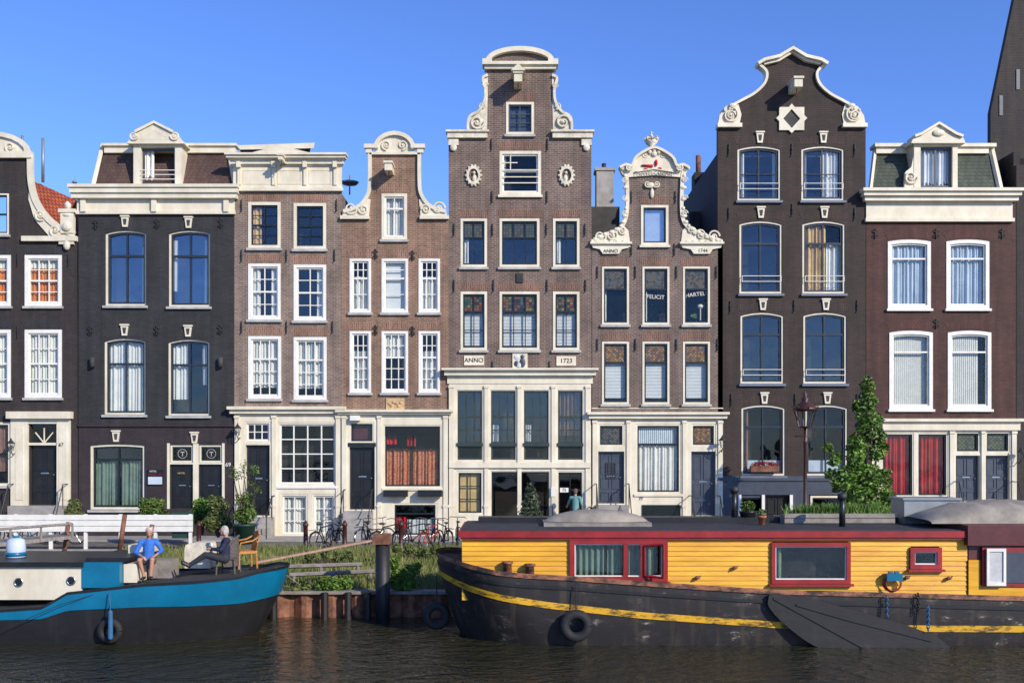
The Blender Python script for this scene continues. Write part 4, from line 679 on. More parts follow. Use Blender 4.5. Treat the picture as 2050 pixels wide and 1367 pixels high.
def make_bike(label,col):
    r=empty('bicycle',(0,0,0),label,'bicycle','bicycles parked on the quay');
    for wx in(-.53,.55):
        m=MB();m.tube([(wx+.33*math.cos(a*PI/12),0,.34+.33*math.sin(a*PI/12)) for a in range(25)],.022,6,False);w=m.build('wheel','rubber',r,True);m=MB()
        m.tube([(wx+.305*math.cos(a*PI/12),0,.34+.305*math.sin(a*PI/12)) for a in range(25)],.01,5,False)
        for a in range(12):m.tube([(wx,0,.34),(wx+.3*math.cos(a*PI/6),0,.34+.3*math.sin(a*PI/6))],.003,3)
        m.build('rim','chrome',w)
    m=MB();bb=(-.08,0,.29);st=(-.25,0,.8);ht=(.4,0,.88);hb=(.44,0,.68)
    for a,b_ in((bb,st),(st,ht),(bb,hb),(ht,hb),(bb,(-.53,0,.34)),(st,(-.53,0,.34))):m.tube([a,b_],.021,6)
    for y in(-.05,.05):m.tube([hb,(.46,y,.62),(.55,y,.34)],.014,5)
    m.tube([(-.86,0,.42),(-.8,0,.62),(-.53,0,.71),(-.25,0,.62)],.02,5);m.build('frame',col,r)
    m=MB();m.ell((-.3,0,.93),(.14,.08,.035),10);m.ell((-.19,0,.93),(.1,.035,.025),8);m.tube([st,(-.28,0,.92)],.014,6);m.build('saddle','black',r,True)
    m=MB();m.tube([ht,(.38,0,1.02),(.44,0,1.05)],.015,6);m.tube([(.2,-.3,1.03),(.38,-.26,1.06),(.44,0,1.05),(.38,.26,1.06),(.2,.3,1.03)],.014,6);m.build('handlebar','chrome',r)
    m=MB();m.tube([(-.08,-.07,.29),(-.08,.07,.29)],.05,8);m.tube([(-.08,-.08,.29),(.06,-.08,.22)],.012,5);m.box(.02,.1,-.16,-.08,.2,.23);m.build('pedal','iron',r)
    m=MB();m.box(-.8,-.35,-.07,.07,.74,.76);m.build('rack','iron',r);return r
spots=[(655,34.8,60,'black bicycle parked between the two left bollards','black'),(735,35.2,110,'black bicycle parked against steps right of second bollard','iron'),(775,35,50,'dark bicycle just behind the black mooring post','black'),(862,34.8,65,'bicycle with red frame right of the mooring post','red_paint'),(884,35.4,120,'dark bicycle nearest the bow of the yellow houseboat','iron'),(68,37.2,15,'blue bicycle behind white fence below door 67','blue_paint'),(122,37,5,'grey bicycle behind white fence left of small bush','grey_metal'),(15,37.3,150,'bicycle behind fence at left edge of the photo','iron'),(915,36,95,'bicycle half hidden behind yellow boat bow','black'),(668,35.6,120,'second bicycle leaning close behind the leftmost quay bicycle','iron'),(752,35.9,40,'grey bicycle between stone steps and mooring post','grey_metal'),(828,35.4,35,'black bicycle just right of third bollard','black')]
protos={}
for px,D,a,la,cl in spots:
    if cl not in protos:o=protos[cl]=make_bike(la,cl)
    else:o=copy_tree(protos[cl])
    p=W(px,1050,D);o.location=(p.x,p.y,-.5);o.rotation_euler=(R(random.uniform(-9,9)),0,R(a));o['label']=la
r=empty('mooring_post',W(766,1240,26.3),'thick black mooring post with rusty flat cap at the bank','post');p=W(766,1200,26.3);m=MB();m.tube([(p.x,p.y,-2.2),(p.x,p.y,W(0,1088,26.3).z)],.19,14);m.build('shaft','hull_black',r,True);m=MB();m.box(p.x-.24,p.x+.2,p.y-.22,p.y+.22,W(0,1088,26.3).z,W(0,1068,26.3).z);m.build('cap_block','rust',r)
m=MB();A=W(770,1079,26.2);B=W(512,1128,25.2);w=Vector((0,.32,0));t=Vector((0,0,.05));m.add([A,B,B+w,A+w,A+t,B+t,B+w+t,A+w+t],[(0,1,2,3),(4,7,6,5),(0,4,5,1),(3,2,6,7),(0,3,7,4),(1,5,6,2)]);tag(m.build('gangplank','plank_wood'),'long wooden gangplank from mooring post down to blue boat','gangplank')
for a,b,la in(((560,1134,28.6),(725,1129,28.8),'upper weathered timber rail on the grassy bank'),((580,1150,27.8),(750,1143,28),'lower weathered timber rail on the grassy bank')):
    m=MB();m.tube([W(*a),W(*b)],.06,6)
    for t in(.05,.5,.95):q=W(*a).lerp(W(*b),t);m.tube([q,(q.x,q.y,-1)],.045,6)
    tag(m.build('timber_rail','grey_wood'),la,'rail')
# ---------------- boats
def mkhull(xt,xe,yc,hb,zs,rake,Lb,endL=2,z0=-1.9):
    sg=1 if xe>xt else -1
    def pt(X,z,side=-1,off=0):
        zz=lerp(zs,X);t=min(1,max(0,(zz-z)/(zz-z0)));xs=xt+sg*rake*t**1.4;d=(X-xs)*sg;Lq=Lb*(1+.9*t)
        b=hb*(1-.10*t*t)*math.sqrt(max(0,1-(1-min(max(d,0)/Lq,1))**2));e=(xe-X)*sg;b*=math.sqrt(max(0,1-(1-min(max(e,0)/endL,1))**2))*.35+.65 if e<endL else 1
        return Vector((X,yc+side*(b+off),z)),xs
    return pt,sg
def hullmesh(m,pt,sg,xt,xe,zs,z0=-1.9,nu=90,nt_=10,rake=1,za=None,zb=None,off=0,sides=(-1,1)):
    for sd in sides:
        V=[]
        for j in range(nt_+1):
            for i in range(nu+1):
                u=i/nu;X=xt+(xe-xt)*u**1.8
                for _ in range(3):
                    top=lerp(za,X) if za else lerp(zs,X);bot=lerp(zb,X) if zb else z0;z=top+(bot-top)*j/nt_
                    t=min(1,max(0,(lerp(zs,X)-z)/(lerp(zs,X)-z0)));xs=xt+sg*rake*t**1.4;X=xs+(xe-xs)*u**1.8
                q=pt(X,z,sd,off)[0];q.x-=sg*off*(1-u)**8;V.append(q)
        m.add(V,[(j*(nu+1)+i,j*(nu+1)+i+1,(j+1)*(nu+1)+i+1,(j+1)*(nu+1)+i) for j in range(nt_) for i in range(nu)])
ZS=sorted([(-1.9,.48),(-1.3,.38),(-.9,.29),(-.3,.17),(.3,.11),(1.32,.06),(3.6,-.105),(5.9,-.25),(11.8,-.41),(16,-.3)])
HX=dict(rake=.75);pt,sg=mkhull(-1.85,15.8,-15.25,1.85,ZS,.75,1.5)
r=empty('houseboat',Vector((5,-15.25,-1.5)),'yellow planked houseboat with red trim on a black barge hull','boat')
m=MB();hullmesh(m,pt,sg,-1.85,15.8,ZS,**HX);m.build('hull','hull_worn',r,True)
m=MB();hullmesh(m,pt,sg,-1.85,15.8,ZS,za=[(x,z+.06) for x,z in ZS],zb=[(x,z-.05) for x,z in ZS],off=.035,nt_=2,**HX);m.build('gunwale','gunwale_rust',r,True)
SY=[(-1.9,.14),(-1.6,.05),(-1.0,-.14),(-.3,-.31),(.86,-.49),(3.1,-.73),(6.1,-.94),(9,-1.02),(12,-1.04),(16,-.95)]
m=MB();hullmesh(m,pt,sg,-1.85,15.8,ZS,za=SY,zb=[(x,z-.15) for x,z in SY],off=.02,nt_=2,**HX);m.build('hull_stripe','stripe_yellow',r,True)
m=MB();SZ=[(x,z-.2) for x,z in ZS];hullmesh(m,pt,sg,-1.85,15.8,ZS,za=SZ,zb=[(x,z-.07) for x,z in SZ],off=.03,nt_=1,**HX);m.build('rubbing_strake','hull_black',r,True)
m=MB();P=[];Q=[]
for i in range(81):
    X_=-1.83+17.6*(i/80)**1.6;z=lerp(ZS,X_)-.08;P.append(pt(X_,lerp(ZS,X_),-1,-.02)[0]);Q.append(pt(X_,lerp(ZS,X_),1,-.02)[0]);P[-1].z=Q[-1].z=z
m.add(P+Q,[(i,i+1,82+i,81+i) for i in range(80)]);m.build('deck','roof_felt',r)
DC=23.45;Yc=DC-40;zr=W(0,1073,DC).z;X=lambda px:(px-1025)*DC/2000;Z=lambda py:3-(py-900)*DC/2000
WN=[(1140,1078,1336,1163),(1543,1085,1701,1167),(1820,1095,1883,1138)]
m=MB();z=zr;pl=.115
while z>-.42:
    iv=[(X(925),X(1936))]
    for a,b_,c_,d in WN:
        if z-pl*.3<Z(b_) and z-pl*.7>Z(d):
            n_=[]
            for u,v in iv:
                if X(a)>u and X(c_)<v:n_+=[(u,X(a)+.03),(X(c_)-.03,v)]
                else:n_.append((u,v))
            iv=n_
    for u,v in iv:m.add([(u,Yc,z),(v,Yc,z),(v,Yc-.022,z-pl),(u,Yc-.022,z-pl),(u,Yc+.04,z),(v,Yc+.04,z),(v,Yc+.04,z-pl),(u,Yc+.04,z-pl)],[(0,1,2,3),(3,2,6,7),(0,3,7,4),(1,5,6,2)])
    z-=pl
for x0,x1,y0,y1 in((X(925),X(925)+.04,Yc+.045,-13.9),(X(1936)-.04,X(1936),Yc+.045,-13.6),(X(925)+.045,X(1936)-.045,-13.94,-13.9)):m.box(x0,x1,y0,y1,-.3,zr)
m.build('cabin_wall','plank_yellow',r)
m=MB();m.box(X(925)+.1,X(1936)-.1,Yc+.5,Yc+.55,-.3,zr-.03);m.build('painted_cabin_backing','room_painted_light',r)  # sheet behind cabin windows with interior shade and light painted on
m=MB();m.box(X(918),X(1930),Yc-.14,Yc-.08,zr-.02,zr+.13);m.box(X(918),X(918)+.06,Yc-.08,-13.5,zr-.02,zr+.13);m.box(X(922),X(1930),Yc-.1,Yc-.0,zr-.07,zr-.022);m.build('roof_trim','maroon',r)
m=MB();m.box(X(918)+.062,X(1940),Yc-.078,-13.5,zr+.005,zr+.15);rf=m.build('roof','roof_felt',r)
m=MB();m.box(X(925)+.3,X(1910),-14.2,-13.55,zr+.151,zr+.28);m.build('roof_ledge','black',rf)
def bwin(x0,y0,x1,y1,fw,cur=None,frame='maroon',splits=()):
    m=MB();m.prism(rect(x0,y0,x1,y1),-.085,.03,[rect(x0+fw,y0+fw,x1-fw,y1-fw)],D=DC)
    for s_ in splits:m.pb(s_-fw*.45,y0+fw,s_+fw*.45,y1-fw,-.08,.0,DC)
    w=m.build('window',frame,r);m=MB();m.pb(x0-5,y1+.5,x1+5,y1+5,-.14,-.03,DC);m.build('sill',frame,w)
    m=MB();m.prism(rect(x0+fw,y0+fw,x1-fw,y1-fw),-.04,.01,[rect(x0+fw+2,y0+fw+2,x1-fw-2,y1-fw-2)],D=DC);m.build('sash','white',w)
    m=MB();m.pb(x0+fw,y0+fw,x1-fw,y1-fw,0.015,.02,DC);m.build('pane','pane_mid',w)
    for q0,q1,mt in(cur or()):
        V=[];n=int((q1-q0)/2)
        for y in(y0+fw,y1-fw):
            for i in range(n+1):V.append(W(q0+(q1-q0)*i/n,y,DC)+Vector((0,.13+.04*math.sin(i*1.1),0)))
        m=MB();m.add(V,[(i,i+1,n+2+i,n+1+i) for i in range(n)]);m.build('curtain',mt,w,True)
    return w
w=bwin(1140,1078,1336,1163,10,((1153,1210,'green_cloth'),(1217,1243,'green_cloth'),(1260,1283,'green_cloth'),(1292,1310,'green_cloth')),splits=(1252,1286))
m=MB();p=[W(1290,1092,DC-.1),W(1328,1090,DC-.35)];q=[W(1290,1152,DC-.1),W(1328,1156,DC-.35)]
for a,b_ in((p[0],p[1]),(q[0],q[1]),(p[0],q[0]),(p[1],q[1])):m.tube([a,b_],.03,4)
m.build('open_casement','maroon',w);bwin(1543,1085,1701,1167,8,((1553,1568,'green_cloth'),));bwin(1820,1095,1883,1138,9,None)
m=MB();m.box(X(1938),X(2420),Yc-.03,-13.55,-.38,Z(1090));m.box(X(1930),X(2420),Yc-.2,-13.5,Z(1090)+.002,Z(1050));m.build('aft_cabin','maroon_dark',r)
m=MB();m.pb(1962,1094,2052,1172,-.12,-.031,DC);w=m.build('window','maroon',r);m=MB();m.pb(1995,1104,2048,1165,-.14,-.121,DC);m.build('pane','bluegrey',w);m=MB();m.prism(rect(1968,1096,2006,1170),-.2,-.15,[rect(1973,1102,2001,1163)],D=DC);m.build('open_casement','white',w);m=MB();m.pb(1973,1102,2001,1163,-.17,-.16,DC);m.build('pane','net',w)
m=MB();m.pb(1937,1170,2400,1192,-.06,-.032,DC);m.pb(1937,1120,1960,1170,-.06,-.032,DC);m.build('aft_panel','plank_yellow',r)
for x,y in((1016,1128),(1061,1133)):
    m=MB();p=W(x,y+14,23.3);m.lathe([(.1,-.1),(.1,.16),(.13,.17),(.13,.22),(.02,.23)],p,12);m.build('mooring_bitt','gunwale_rust',r,True)
m=MB()
for i in range(4):m.tube([W(1783+ (19-i*1.5)*math.cos(a*PI/8),1166+(17-i)*math.sin(a*PI/8),DC)+Vector((0,-.09-.02*i,0)) for a in range(17)],.012,5,False)
m.build('hose_coil','red_paint',r,True);m=MB();m.pb(1769,1146,1800,1160,-.22,-.1,DC);m.pb(1774,1142,1782,1146,-.2,-.1,DC);m.pb(1786,1142,1794,1146,-.2,-.1,DC);m.build('socket_box','blue_paint',r)
for x,y in((1897,1156),(1813,1155),(1470,1135),(1395,1155)):m=MB();m.ell(W(x,y,DC)+Vector((0,-.08,0)),(.07,.06,.04),8);m.tube([W(x-6,y+5,DC)+Vector((0,-.08,0)),W(x+7,y-4,DC)+Vector((0,-.08,0))],.015,5);m.build('cleat','rust',r)
m=MB();K=cr([(1536,1192),(1545,1187),(1600,1192),(1680,1212),(1800,1246),(1870,1272),(1900,1298),(1896,1306),(1800,1300),(1700,1302),(1660,1303),(1610,1280),(1560,1240),(1536,1212),(1535,1198)],3)[:-1];m.prism(K,-.14,-.07,D=22.9);lb=m.build('leeboard','board_black',r)
for P_,w_ in(([(1545,1195),(1700,1280),(1745,1303)],4),([(1590,1208),(1700,1240),(1860,1280)],3)):m=MB();m.ribbon(P_,w_,-.165,-.141,22.9);m.build('iron_strap','board_black',lb)
def chain(x,y0,y1,D,mat='iron',par=None):
    m=MB();y=y0;i=0
    while y<y1:
        p=W(x,y,D);u=Vector((.03,0,0)) if i%2 else Vector((0,.03,0));m.tube([p+u+Vector((0,0,.04)),p+u-Vector((0,0,.04)),p-u-Vector((0,0,.04)),p-u+Vector((0,0,.04)),p+u+Vector((0,0,.04))],.012,4);y+=5.5;i+=1
    return m.build('chain',mat,par,True)
chain(1775,1195,1235,22.78,'blue_rope',r);chain(1838,1190,1225,22.8,'iron',r);chain(1858,1215,1262,22.7,'blue_rope',r)
def tyre(px,py,D,rp,label,ropes,mat='rubber'):
    c=W(px,py,D);R1=rp*D/2000;r=empty('tyre_fender',c-Vector((0,0,R1)),label,'tyre');m=MB();n=28
    q=R1*.3
    m.tube([c+Vector(((R1-q)*math.cos(a*2*PI/n),0,(R1-q)*math.sin(a*2*PI/n))) for a in range(n+1)],q,10,False);m.build('tyre',mat,r,True)
    m=MB();m.tube([W(px,ropes,D+.05),c+Vector((0,-.0,R1-q))],.014,5);m.build('rope','iron',r)
tyre(1153,1252,22.75,33,'black tyre fender hanging on side of yellow houseboat hull',1168);tyre(874,1232,24.6,28,'black tyre fender in shadow at bow of yellow houseboat',1150);tyre(220,1262,23.1,26,'black tyre fender hanging from the blue boat',1190)
m=MB();m.cap(W(221,1225,22.9),W(221,1275,22.9),.05,.06);m.tube([W(219,1185,23.05),W(221,1225,22.9)],.015,5);tag(m.build('rope_fender','blue_rope',None,True),'blue rope fender hanging before tyre on blue boat','fender')
zrt=zr+.15
def onroof(px,D):p=W(px,1000,D);return Vector((p.x,p.y,zrt+.001))
b=onroof(1193,25);r=empty('roof_dome',b,'low grey boat shaped tarpaulin cover on yellow houseboat roof','cover');m=MB();V=[];n=20
for i in range(n+1):
    t=i/n;hh=.3*math.sin(PI*t)**.6
    for j in range(7):a=PI*j/6;V.append(b+Vector((-1.3+2.6*t,-.55*math.cos(a)*(.2+.8*math.sin(PI*t)**.5),.1+hh*math.sin(a))))
m.add(V,[(i*7+j,i*7+j+1,(i+1)*7+j+1,(i+1)*7+j) for i in range(n) for j in range(6)]);m.build('cover','tarp',r,True);m=MB();m.box(b.x-1.32,b.x+1.32,b.y-.58,b.y+.58,b.z,b.z+.09);m.build('base_board','grey_wood',r)
b=onroof(1965,24.6);m=MB();V=[]
for i in range(29):
    t=i/28
    for j in range(13):a=PI*j/12;V.append(Vector((b.x-1.6+4.2*t,b.y-.9*math.cos(a),Z(1052)+.03+(.08+.44*math.sin(PI*min(t*1.1,1))**.7)*math.sin(a)**.7*(1+.07*math.sin(i*1.3+j*.9)+.04*random.uniform(-1,1)))))
m.add(V,[(i*13+j,i*13+j+1,(i+1)*13+j+1,(i+1)*13+j) for i in range(28) for j in range(12)]);tag(m.build('tarpaulin','tarp',None,True),'rumpled brownish grey tarpaulin heap on roof at right end of houseboat','tarpaulin')
b=onroof(1850,26);m=MB();m.box(b.x-.75,b.x+.65,-14.6,-13.7,b.z,b.z+.6);m.box(b.x-.8,b.x+.7,-14.65,-13.65,b.z+.602,b.z+.65);tag(m.build('roof_locker','grey_metal'),'grey metal locker on houseboat roof left of the tarpaulin','locker')
for x,t_,D,la in((1470,975,26,'black stove pipe on houseboat roof left of terracotta pot'),(1686,988,24.5,'black stove pipe rising right beside wooden planter on houseboat')):
    b=onroof(x,D);r=empty('stove_pipe',b,la,'chimney');zt=W(0,t_,D).z;m=MB();m.tube([b,Vector((b.x,b.y,zt-.08))],.075,12);m.build('flue','black',r,True);m=MB();m.lathe([(.11,-.12),(.12,0),(.02,.05)],Vector((b.x,b.y,zt-.02)),12);m.build('cowl','iron',r,True)
b=onroof(1525,25);r=empty('plant_pot',b,'small terracotta pot on houseboat roof between the two pipes','pot');m=MB();m.lathe([(.07,0),(.1,.18),(.12,.18),(.12,.23),(.09,.23)],b,12);m.build('pot','terracotta',r,True);m=MB();leaves(m,b+Vector((0,0,.3)),(.12,.12,.1),120,.04);m.build('foliage','leaf_olive',r)
b=onroof(1497,26);r=empty('plant_pot',b,'dark pot of green plants beside left stove pipe on roof','pot');m=MB();m.lathe([(.16,0),(.22,.25),(.24,.28),(.2,.28)],b,12);m.build('pot','black',r,True);m=MB();leaves(m,b+Vector((0,0,.4)),(.2,.2,.15),260,.05);m.build('foliage','leaf',r)
b=onroof(1675,25.6);r=empty('roof_planter',b,'long wooden slatted planter with grasses on houseboat roof','planter');m=MB()
for k in range(2):m.box(b.x-1.4,b.x+1.4,b.y-.25,b.y-.22,b.z+.02+k*.13,b.z+.13+k*.13)
m.box(b.x-1.4,b.x+1.4,b.y-.215,b.y+.2,b.z,b.z+.22);m.build('box','grey_wood',r);m=MB();blades(m,1800,lambda:(b.x+random.uniform(-1.35,1.35)*random.random()**.4,b.y+random.uniform(-.2,.2),b.z+.22),.26);m.build('grass_tufts','leaf_bright',r)
m=MB();leaves(m,W(1528,930)+Vector((0,-.18,0)),(.55,.12,.14),500,.05);tag(m.build('flower_box_plants','leaf_red'),'reddish trailing flowers in window box of dark bell gable house','flowers')
# ---------------- blue boat
ZB=sorted([(-5.5,.14),(-6.0,.10),(-6.43,.0),(-7.4,-.07),(-8.55,-.13),(-10.3,-.32),(-10.6,-.5),(-10.9,-.66),(-12.1,-.74),(-16,-.7)]);pt2,s2=mkhull(-5.55,-16,-15.3,1.55,ZB,1.0,2.2);HB=dict(rake=1.0)
r=empty('cabin_boat',Vector((-10,-15.3,-1.5)),'blue and black steel boat with cream cabin moored at left','boat')
m=MB();hullmesh(m,pt2,s2,-5.55,-16,ZB,**HB);m.build('hull','hull_black',r,True)
BT=sorted([(-5.5,-.52),(-6.43,-.64),(-8.55,-.64),(-10.3,-.72),(-10.9,-.92),(-12.1,-.95),(-16,-.95)])
m=MB();hullmesh(m,pt2,s2,-5.55,-16,ZB,za=[(x,z-.03) for x,z in ZB],zb=BT,off=.018,nt_=4,**HB);m.build('blue_strake','blue_paint',r,True)
m=MB();hullmesh(m,pt2,s2,-5.55,-16,ZB,za=[(x,z+.03) for x,z in ZB],zb=[(x,z-.03) for x,z in ZB],off=.035,nt_=1,**HB);m.build('gunwale','black',r,True)
m=MB();P=[];Q=[]
for i in range(61):
    x=-5.62-10.2*i/60;P.append(pt2(x,lerp(ZB,x),-1,-.02)[0]);Q.append(pt2(x,lerp(ZB,x),1,-.02)[0]);P[-1].z=Q[-1].z=lerp(ZB,x)-.04
m.add(P+Q,[(i,i+1,62+i,61+i) for i in range(60)]);m.build('deck','roof_felt',r)
D2=23.9
m=MB();m.pb(-140,1134,163,1200,0,2.4,D2);m.build('cabin','cream',r);m=MB();m.pb(-145,1124,168,1134,-.08,2.5,D2);m.build('cabin_roof','black',r)
for x,y in((38,1165),(143,1162)):
    m=MB();m.tube([W(x+8*math.cos(a*PI/8),y+8*math.sin(a*PI/8),D2)+Vector((0,-.02,0)) for a in range(17)],.018,6,False);o=m.build('porthole','chrome',r,True);m=MB();m.tube([W(x,y,D2)+Vector((0,-.03,0)),W(x,y,D2)+Vector((0,.03,0))],.09,16);m.build('pane','black',o)
m=MB();m.pb(164,1125,240,1176,-.02,2.2,D2);m.build('wheelhouse_panel','blue_paint',r);m=MB();m.pb(168,1117,255,1124.5,.1,2.1,D2);m.build('hatch_board','black',r)
m=MB();m.pb(218,1100,262,1117,1.2,2.0,D2);m.build('deck_box','cream',r)
m=MB();m.prism(cr([(334,1150),(334,1108),(344,1098),(375,1097),(386,1104),(386,1150)],4),1.3,1.9,D=D2);m.build('deck_hatch','stone',r)
m=MB();m.pb(241,1130,268,1168,.2,1.5,D2);m.build('coaming','cream',r)
m=MB();m.pb(275,1128,322,1165,.75,1.3,D2);m.build('bench_box','grey_wood',r)
m=MB();m.tube([W(0,1262,22.9),W(120,1210,23.0),W(262,1168,23.3)],.008,5);tag(m.build('mooring_rope','iron'),'thin dark rope slanting along the blue boat hull','rope')
m=MB();m.tube([pt2(-5.7,.15,-1)[0],W(600,1170,25.5)],.012,5);tag(m.build('mooring_rope','rope'),'short rope from tip of blue boat towards quay','rope')
def chair(px,py,D,rz,label,mat,solid):
    b=W(px,py,D);r=empty('wicker_chair',(0,0,0),label,'chair');m=MB();m.box(-.25,.25,-.25,.22,.38,.44);m.build('seat',mat,r)
    m=MB()
    if solid:
        V=[]
        for j in range(8):
            for i in range(9):a=PI*(i/8);V.append((-.28*math.cos(a),-.05+.3*math.sin(a),.2+.75*j/7*(.55+.45*math.sin(a))))
        m.add(V,[(j*9+i,j*9+i+1,(j+1)*9+i+1,(j+1)*9+i) for j in range(7) for i in range(8)]);m.tube([Vector((-.28*math.cos(PI*i/8),-.05+.3*math.sin(PI*i/8),.2+.75*(.55+.45*math.sin(PI*i/8)))) for i in range(9)],.03,6)
    else:
        for k in range(7):x=-.21+.07*k;m.tube([(x,.2,.44),(x,.3,.85+.06*math.sin(PI*k/6))],.012,5)
        for z,y in((.87,.3),(.65,.25)):m.tube([(-.24,y-.02,z),(0,y+.02,z+.06),(.24,y-.02,z)],.022,6)
        for s_ in(-1,1):m.tube([(s_*.24,.28,.8),(s_*.29,.1,.7),(s_*.29,-.2,.66),(s_*.26,-.25,.42)],.022,6)
    m.build('backrest',mat,r,True)
    for x in(-.23,.23):
        for y in(-.22,.2):m=MB();m.tube([(x,y,.4),(x*1.1,y*1.1,0)],.024,6);m.build('leg',mat,r)
    r.location=b;r.rotation_euler=(0,0,rz);return r
chair(458,1148,24.9,R(-90),'grey woven armchair occupied by person in navy','wicker_grey',1);chair(492,1136,25.3,R(-60),'orange rattan chair near tip of the blue boat','rattan',0)
# ---------------- people
def person(label,loc,rot,J,clothes,hair,hairlong=False):
    Mt=Matrix.Translation(loc)@Matrix.Rotation(rot,4,'Z');r=empty('person',loc,label,'person')
    V={k:Vector(v) for k,v in J.items()}
    def rm(m,name,mat,vox,par):
        m.v=[Mt@p for p in m.v];o=m.build(name,mat,par,True);a=o.modifiers.new('r','REMESH');a.mode='VOXEL';a.voxel_size=vox;a.use_smooth_shade=True;q=o.modifiers.new('s','SMOOTH');q.iterations=3
        bpy.context.view_layer.update();me=bpy.data.meshes.new_from_object(o.evaluated_get(bpy.context.evaluated_depsgraph_get()));o.modifiers.clear();o.data=me
        for p in me.polygons:p.use_smooth=True
        return o
    m=MB();H=V['head'];N_=V['neck'];P=Vector((0,0,0))
    m.ell(H,(.075,.092,.105),16);m.ell(H+Vector((0,-.035,-.06)),(.05,.055,.055),12);m.cap(H+Vector((0,-.09,.01)),H+Vector((0,-.108,-.02)),.009,.013,8)
    for s_ in(-1,1):m.ell(H+Vector((s_*.077,.01,-.005)),(.01,.018,.03),8)
    m.cap(N_,H+Vector((0,.02,-.06)),.055,.05);m.cap(P+Vector((0,0,.05)),N_-Vector((0,0,.14)),.12,.12);m.cap(V['shL'],V['shR'],.065,.065)
    for s_,n in((-1,'L'),(1,'R')):
        m.cap(V['sh'+n],V['el'+n],.05,.038);m.cap(V['el'+n],V['wr'+n],.038,.025);m.cap(Vector((s_*.09,0,0)),V['kn'+n],.085,.058);m.cap(V['kn'+n],V['an'+n],.056,.036);m.cap(V['an'+n],V['to'+n],.036,.028)
        w=V['wr'+n];d=(w-V['el'+n]).normalized();side=d.cross(Vector((0,0,1)));side=side.normalized() if side.length>.1 else Vector((1,0,0));up=side.cross(d)
        m.cap(w+d*.02,w+d*.07,.03,.032)
        for f_ in range(4):
            a=w+d*.085+side*(-.03+.02*f_);l=(.032,.038,.035,.027)[f_];b_=a+d*l-up*.01;c_=b_+d*l*.6-up*.026;m.cap(a-d*.02,b_,.0095,.009,8);m.cap(b_,c_,.009,.0075,8)
        ts=-s_;a=w+d*.04+side*.028*ts;m.cap(a,a+d*.03+side*.03*ts-up*.01,.012,.01,8);m.cap(a+d*.03+side*.03*ts-up*.01,a+d*.055+side*.03*ts-up*.02,.01,.008,8)
    rm(m,'body','skin',.0075,r)
    m=MB();m.cap(P+Vector((0,0,.04)),P.lerp(N_,.45),.15,.14);m.cap(P.lerp(N_,.4),N_-Vector((0,0,.14)),.14,.13);m.cap(V['shL'],V['shR'],.08,.08);m.cap(N_-Vector((0,0,.1)),N_-Vector((0,0,.04)),.085,.062)
    for n in'LR':
        m.cap(V['sh'+n],V['el'+n],.066,.055)
        e=V['el'+n].lerp(V['wr'+n],clothes.get('sleeve',.9))
        if clothes.get('sleeve',.9)>0:m.cap(V['el'+n],e,.055,.042)
    rm(m,'top',clothes['top'],.014,r)
    m=MB();t=clothes.get('leg',1);m.cap(Vector((-.07,0,.02)),Vector((.07,0,.02)),.13,.13)
    for s_,n in((-1,'L'),(1,'R')):
        k=V['kn'+n];m.cap(Vector((s_*.09,0,0)),k if t>=1 else Vector((s_*.09,0,0)).lerp(k,.85),.105,.078)
        if t>=1:m.cap(k,k.lerp(V['an'+n],.95),.075,.053)
    rm(m,'trousers',clothes['low'],.014,r)
    for n in'LR':
        m=MB();m.cap(V['an'+n]-Vector((0,0,.02)),V['to'+n],.047,.04);rm(m,'shoe','black',.012,r)
    m=MB();m.ell(H+Vector((0,.018,.025)),(.088,.095,.1),14);m.ell(H+Vector((0,.05,-.02)),(.08,.07,.09 if not hairlong else .12),12)
    for k in range(10):a=random.uniform(0,2*PI);m.ell(H+Vector((.07*math.cos(a),.03+.05*math.sin(a),.05+random.uniform(-.03,.05))),.03,6)
    if hairlong:
        for s_ in(-1,1):m.ell(H+Vector((s_*.07,.02,-.04)),(.03,.05,.08),8)
    rm(m,'hair',hair,.009,r)
    for s_ in(-1,1):m=MB();m.ell(Mt@(H+Vector((s_*.03,-.086,.012))),(.011,.008,.006),8);m.build('eye','black',r,True)
    m=MB();m.cap(Mt@(H+Vector((-.02,-.088,-.058))),Mt@(H+Vector((.02,-.088,-.058))),.005,.005,6);m.build('mouth','red_cloth',r,True);return r,Mt
man=dict(head=(.02,-.06,.71),neck=(.01,.01,.55),shL=(-.17,.02,.45),shR=(.17,.03,.47),elL=(-.28,-.08,.21),elR=(.32,-.02,.25),wrL=(-.1,-.3,.13),wrR=(.16,-.24,.13),knL=(-.16,-.42,.06),knR=(.13,-.42,.07),anL=(-.06,-.36,-.34),anR=(.1,-.44,-.33),toL=(-.09,-.5,-.38),toR=(.14,-.59,-.37))
person('smiling person in blue shirt seated with bare legs on blue boat',W(297,1122,24.5),R(14),man,dict(top='shirt_blue',low='shorts',leg=.8,sleeve=.5),'hair_grey')
wo=dict(head=(0,-.02,.7),neck=(0,.03,.54),shL=(-.15,.04,.45),shR=(.15,.04,.45),elL=(-.22,-.1,.22),elR=(.22,-.1,.24),wrL=(-.08,-.3,.24),wrR=(.06,-.32,.26),knL=(-.1,-.44,.1),knR=(.08,-.46,.12),anL=(-.08,-.82,-.12),anR=(.1,-.84,-.12),toL=(-.08,-.98,-.05),toR=(.1,-1.0,-.05))
person('grey haired person in navy clothes seated holding a mug, facing left',W(450,1118,24.7),R(-72),wo,dict(top='navy',low='jeans'),'hair_grey',True)
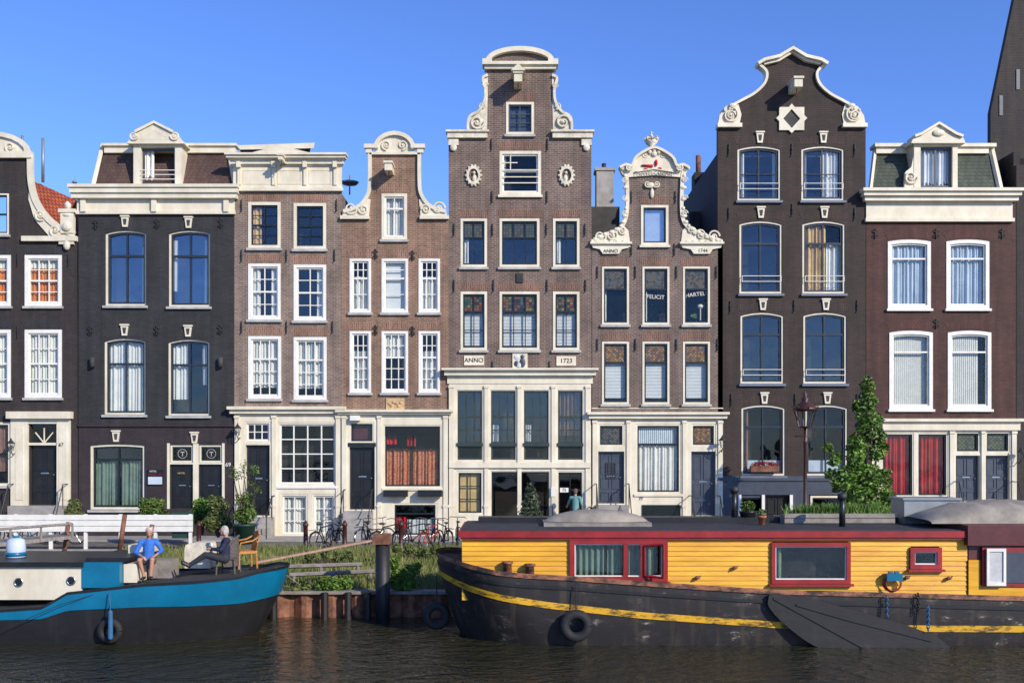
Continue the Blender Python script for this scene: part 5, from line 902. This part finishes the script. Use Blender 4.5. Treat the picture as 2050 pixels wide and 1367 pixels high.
p=W(424,1094,24.6);m=MB();m.lathe([(.035,0),(.04,.08),(.035,.08),(.03,.01)],p,12);m.tube([p+Vector((-.04,0,.06)),p+Vector((-.065,0,.04)),p+Vector((-.04,0,.015))],.006,5);tag(m.build('mug','white',None,True),'small mug held by person in navy','mug')
st=dict(head=(0,-.02,.75),neck=(0,.02,.58),shL=(-.17,.02,.5),shR=(.17,.02,.5),elL=(-.24,-.05,.24),elR=(.3,-.12,.28),wrL=(-.22,-.2,.02),wrR=(.38,-.3,.18),knL=(-.1,-.03,-.42),knR=(.1,-.06,-.42),anL=(-.1,0,-.82),anR=(.1,.02,-.82),toL=(-.11,-.14,-.86),toR=(.12,-.12,-.86))
pp=W(1152,1030,39);pp.z=.62;pp.y=-1.0
person('person in teal shirt standing by door numbered 75 with arm on rail',pp,R(165),st,dict(top='teal',low='jeans',sleeve=0),'hair_dark')
m=MB();m.box(pp.x-.7,pp.x+.7,-2.2,-1.32,-.5,-.285);tag(m.build('stone_step','kerb'),'low stone step in front of door numbered 75','step')
# ---------------- light, camera, world
d=Vector((-.8,.85,-.62));s_=bpy.data.lights.new('sun','SUN');s_.energy=5;s_.angle=R(.5);s_.color=(1,.915,.78);o=bpy.data.objects.new('sun',s_);COL.objects.link(o);o.rotation_euler=d.to_track_quat('-Z','Y').to_euler()
w=bpy.data.worlds.new('World');S.world=w;w.use_nodes=True;N=w.node_tree;bg=N.nodes['Background'];sk=node(N,'ShaderNodeTexSky',sky_type='NISHITA',sun_disc=False,sun_elevation=R(28),sun_rotation=R(137),air_density=1.0,dust_density=.1,ozone_density=3.0)
hs=node(N,'ShaderNodeMix',data_type='RGBA',blend_type='MULTIPLY');hs.inputs[0].default_value=1;hs.inputs[7].default_value=(.80,1.06,1.75,1);L(N,sk.outputs[0],hs.inputs[6]);L(N,hs.outputs[2],bg.inputs[0]);bg.inputs[1].default_value=.125
cd=bpy.data.cameras.new('Camera');cd.lens=36*2000/2050;cd.shift_y=216.5/2050;cd.clip_end=2000;co=bpy.data.objects.new('Camera',cd);COL.objects.link(co);co.location=(0,-40,3);co.rotation_euler=(PI/2,0,0);S.camera=co
S.view_settings.view_transform='Standard';S.view_settings.look='None';S.view_settings.exposure=0
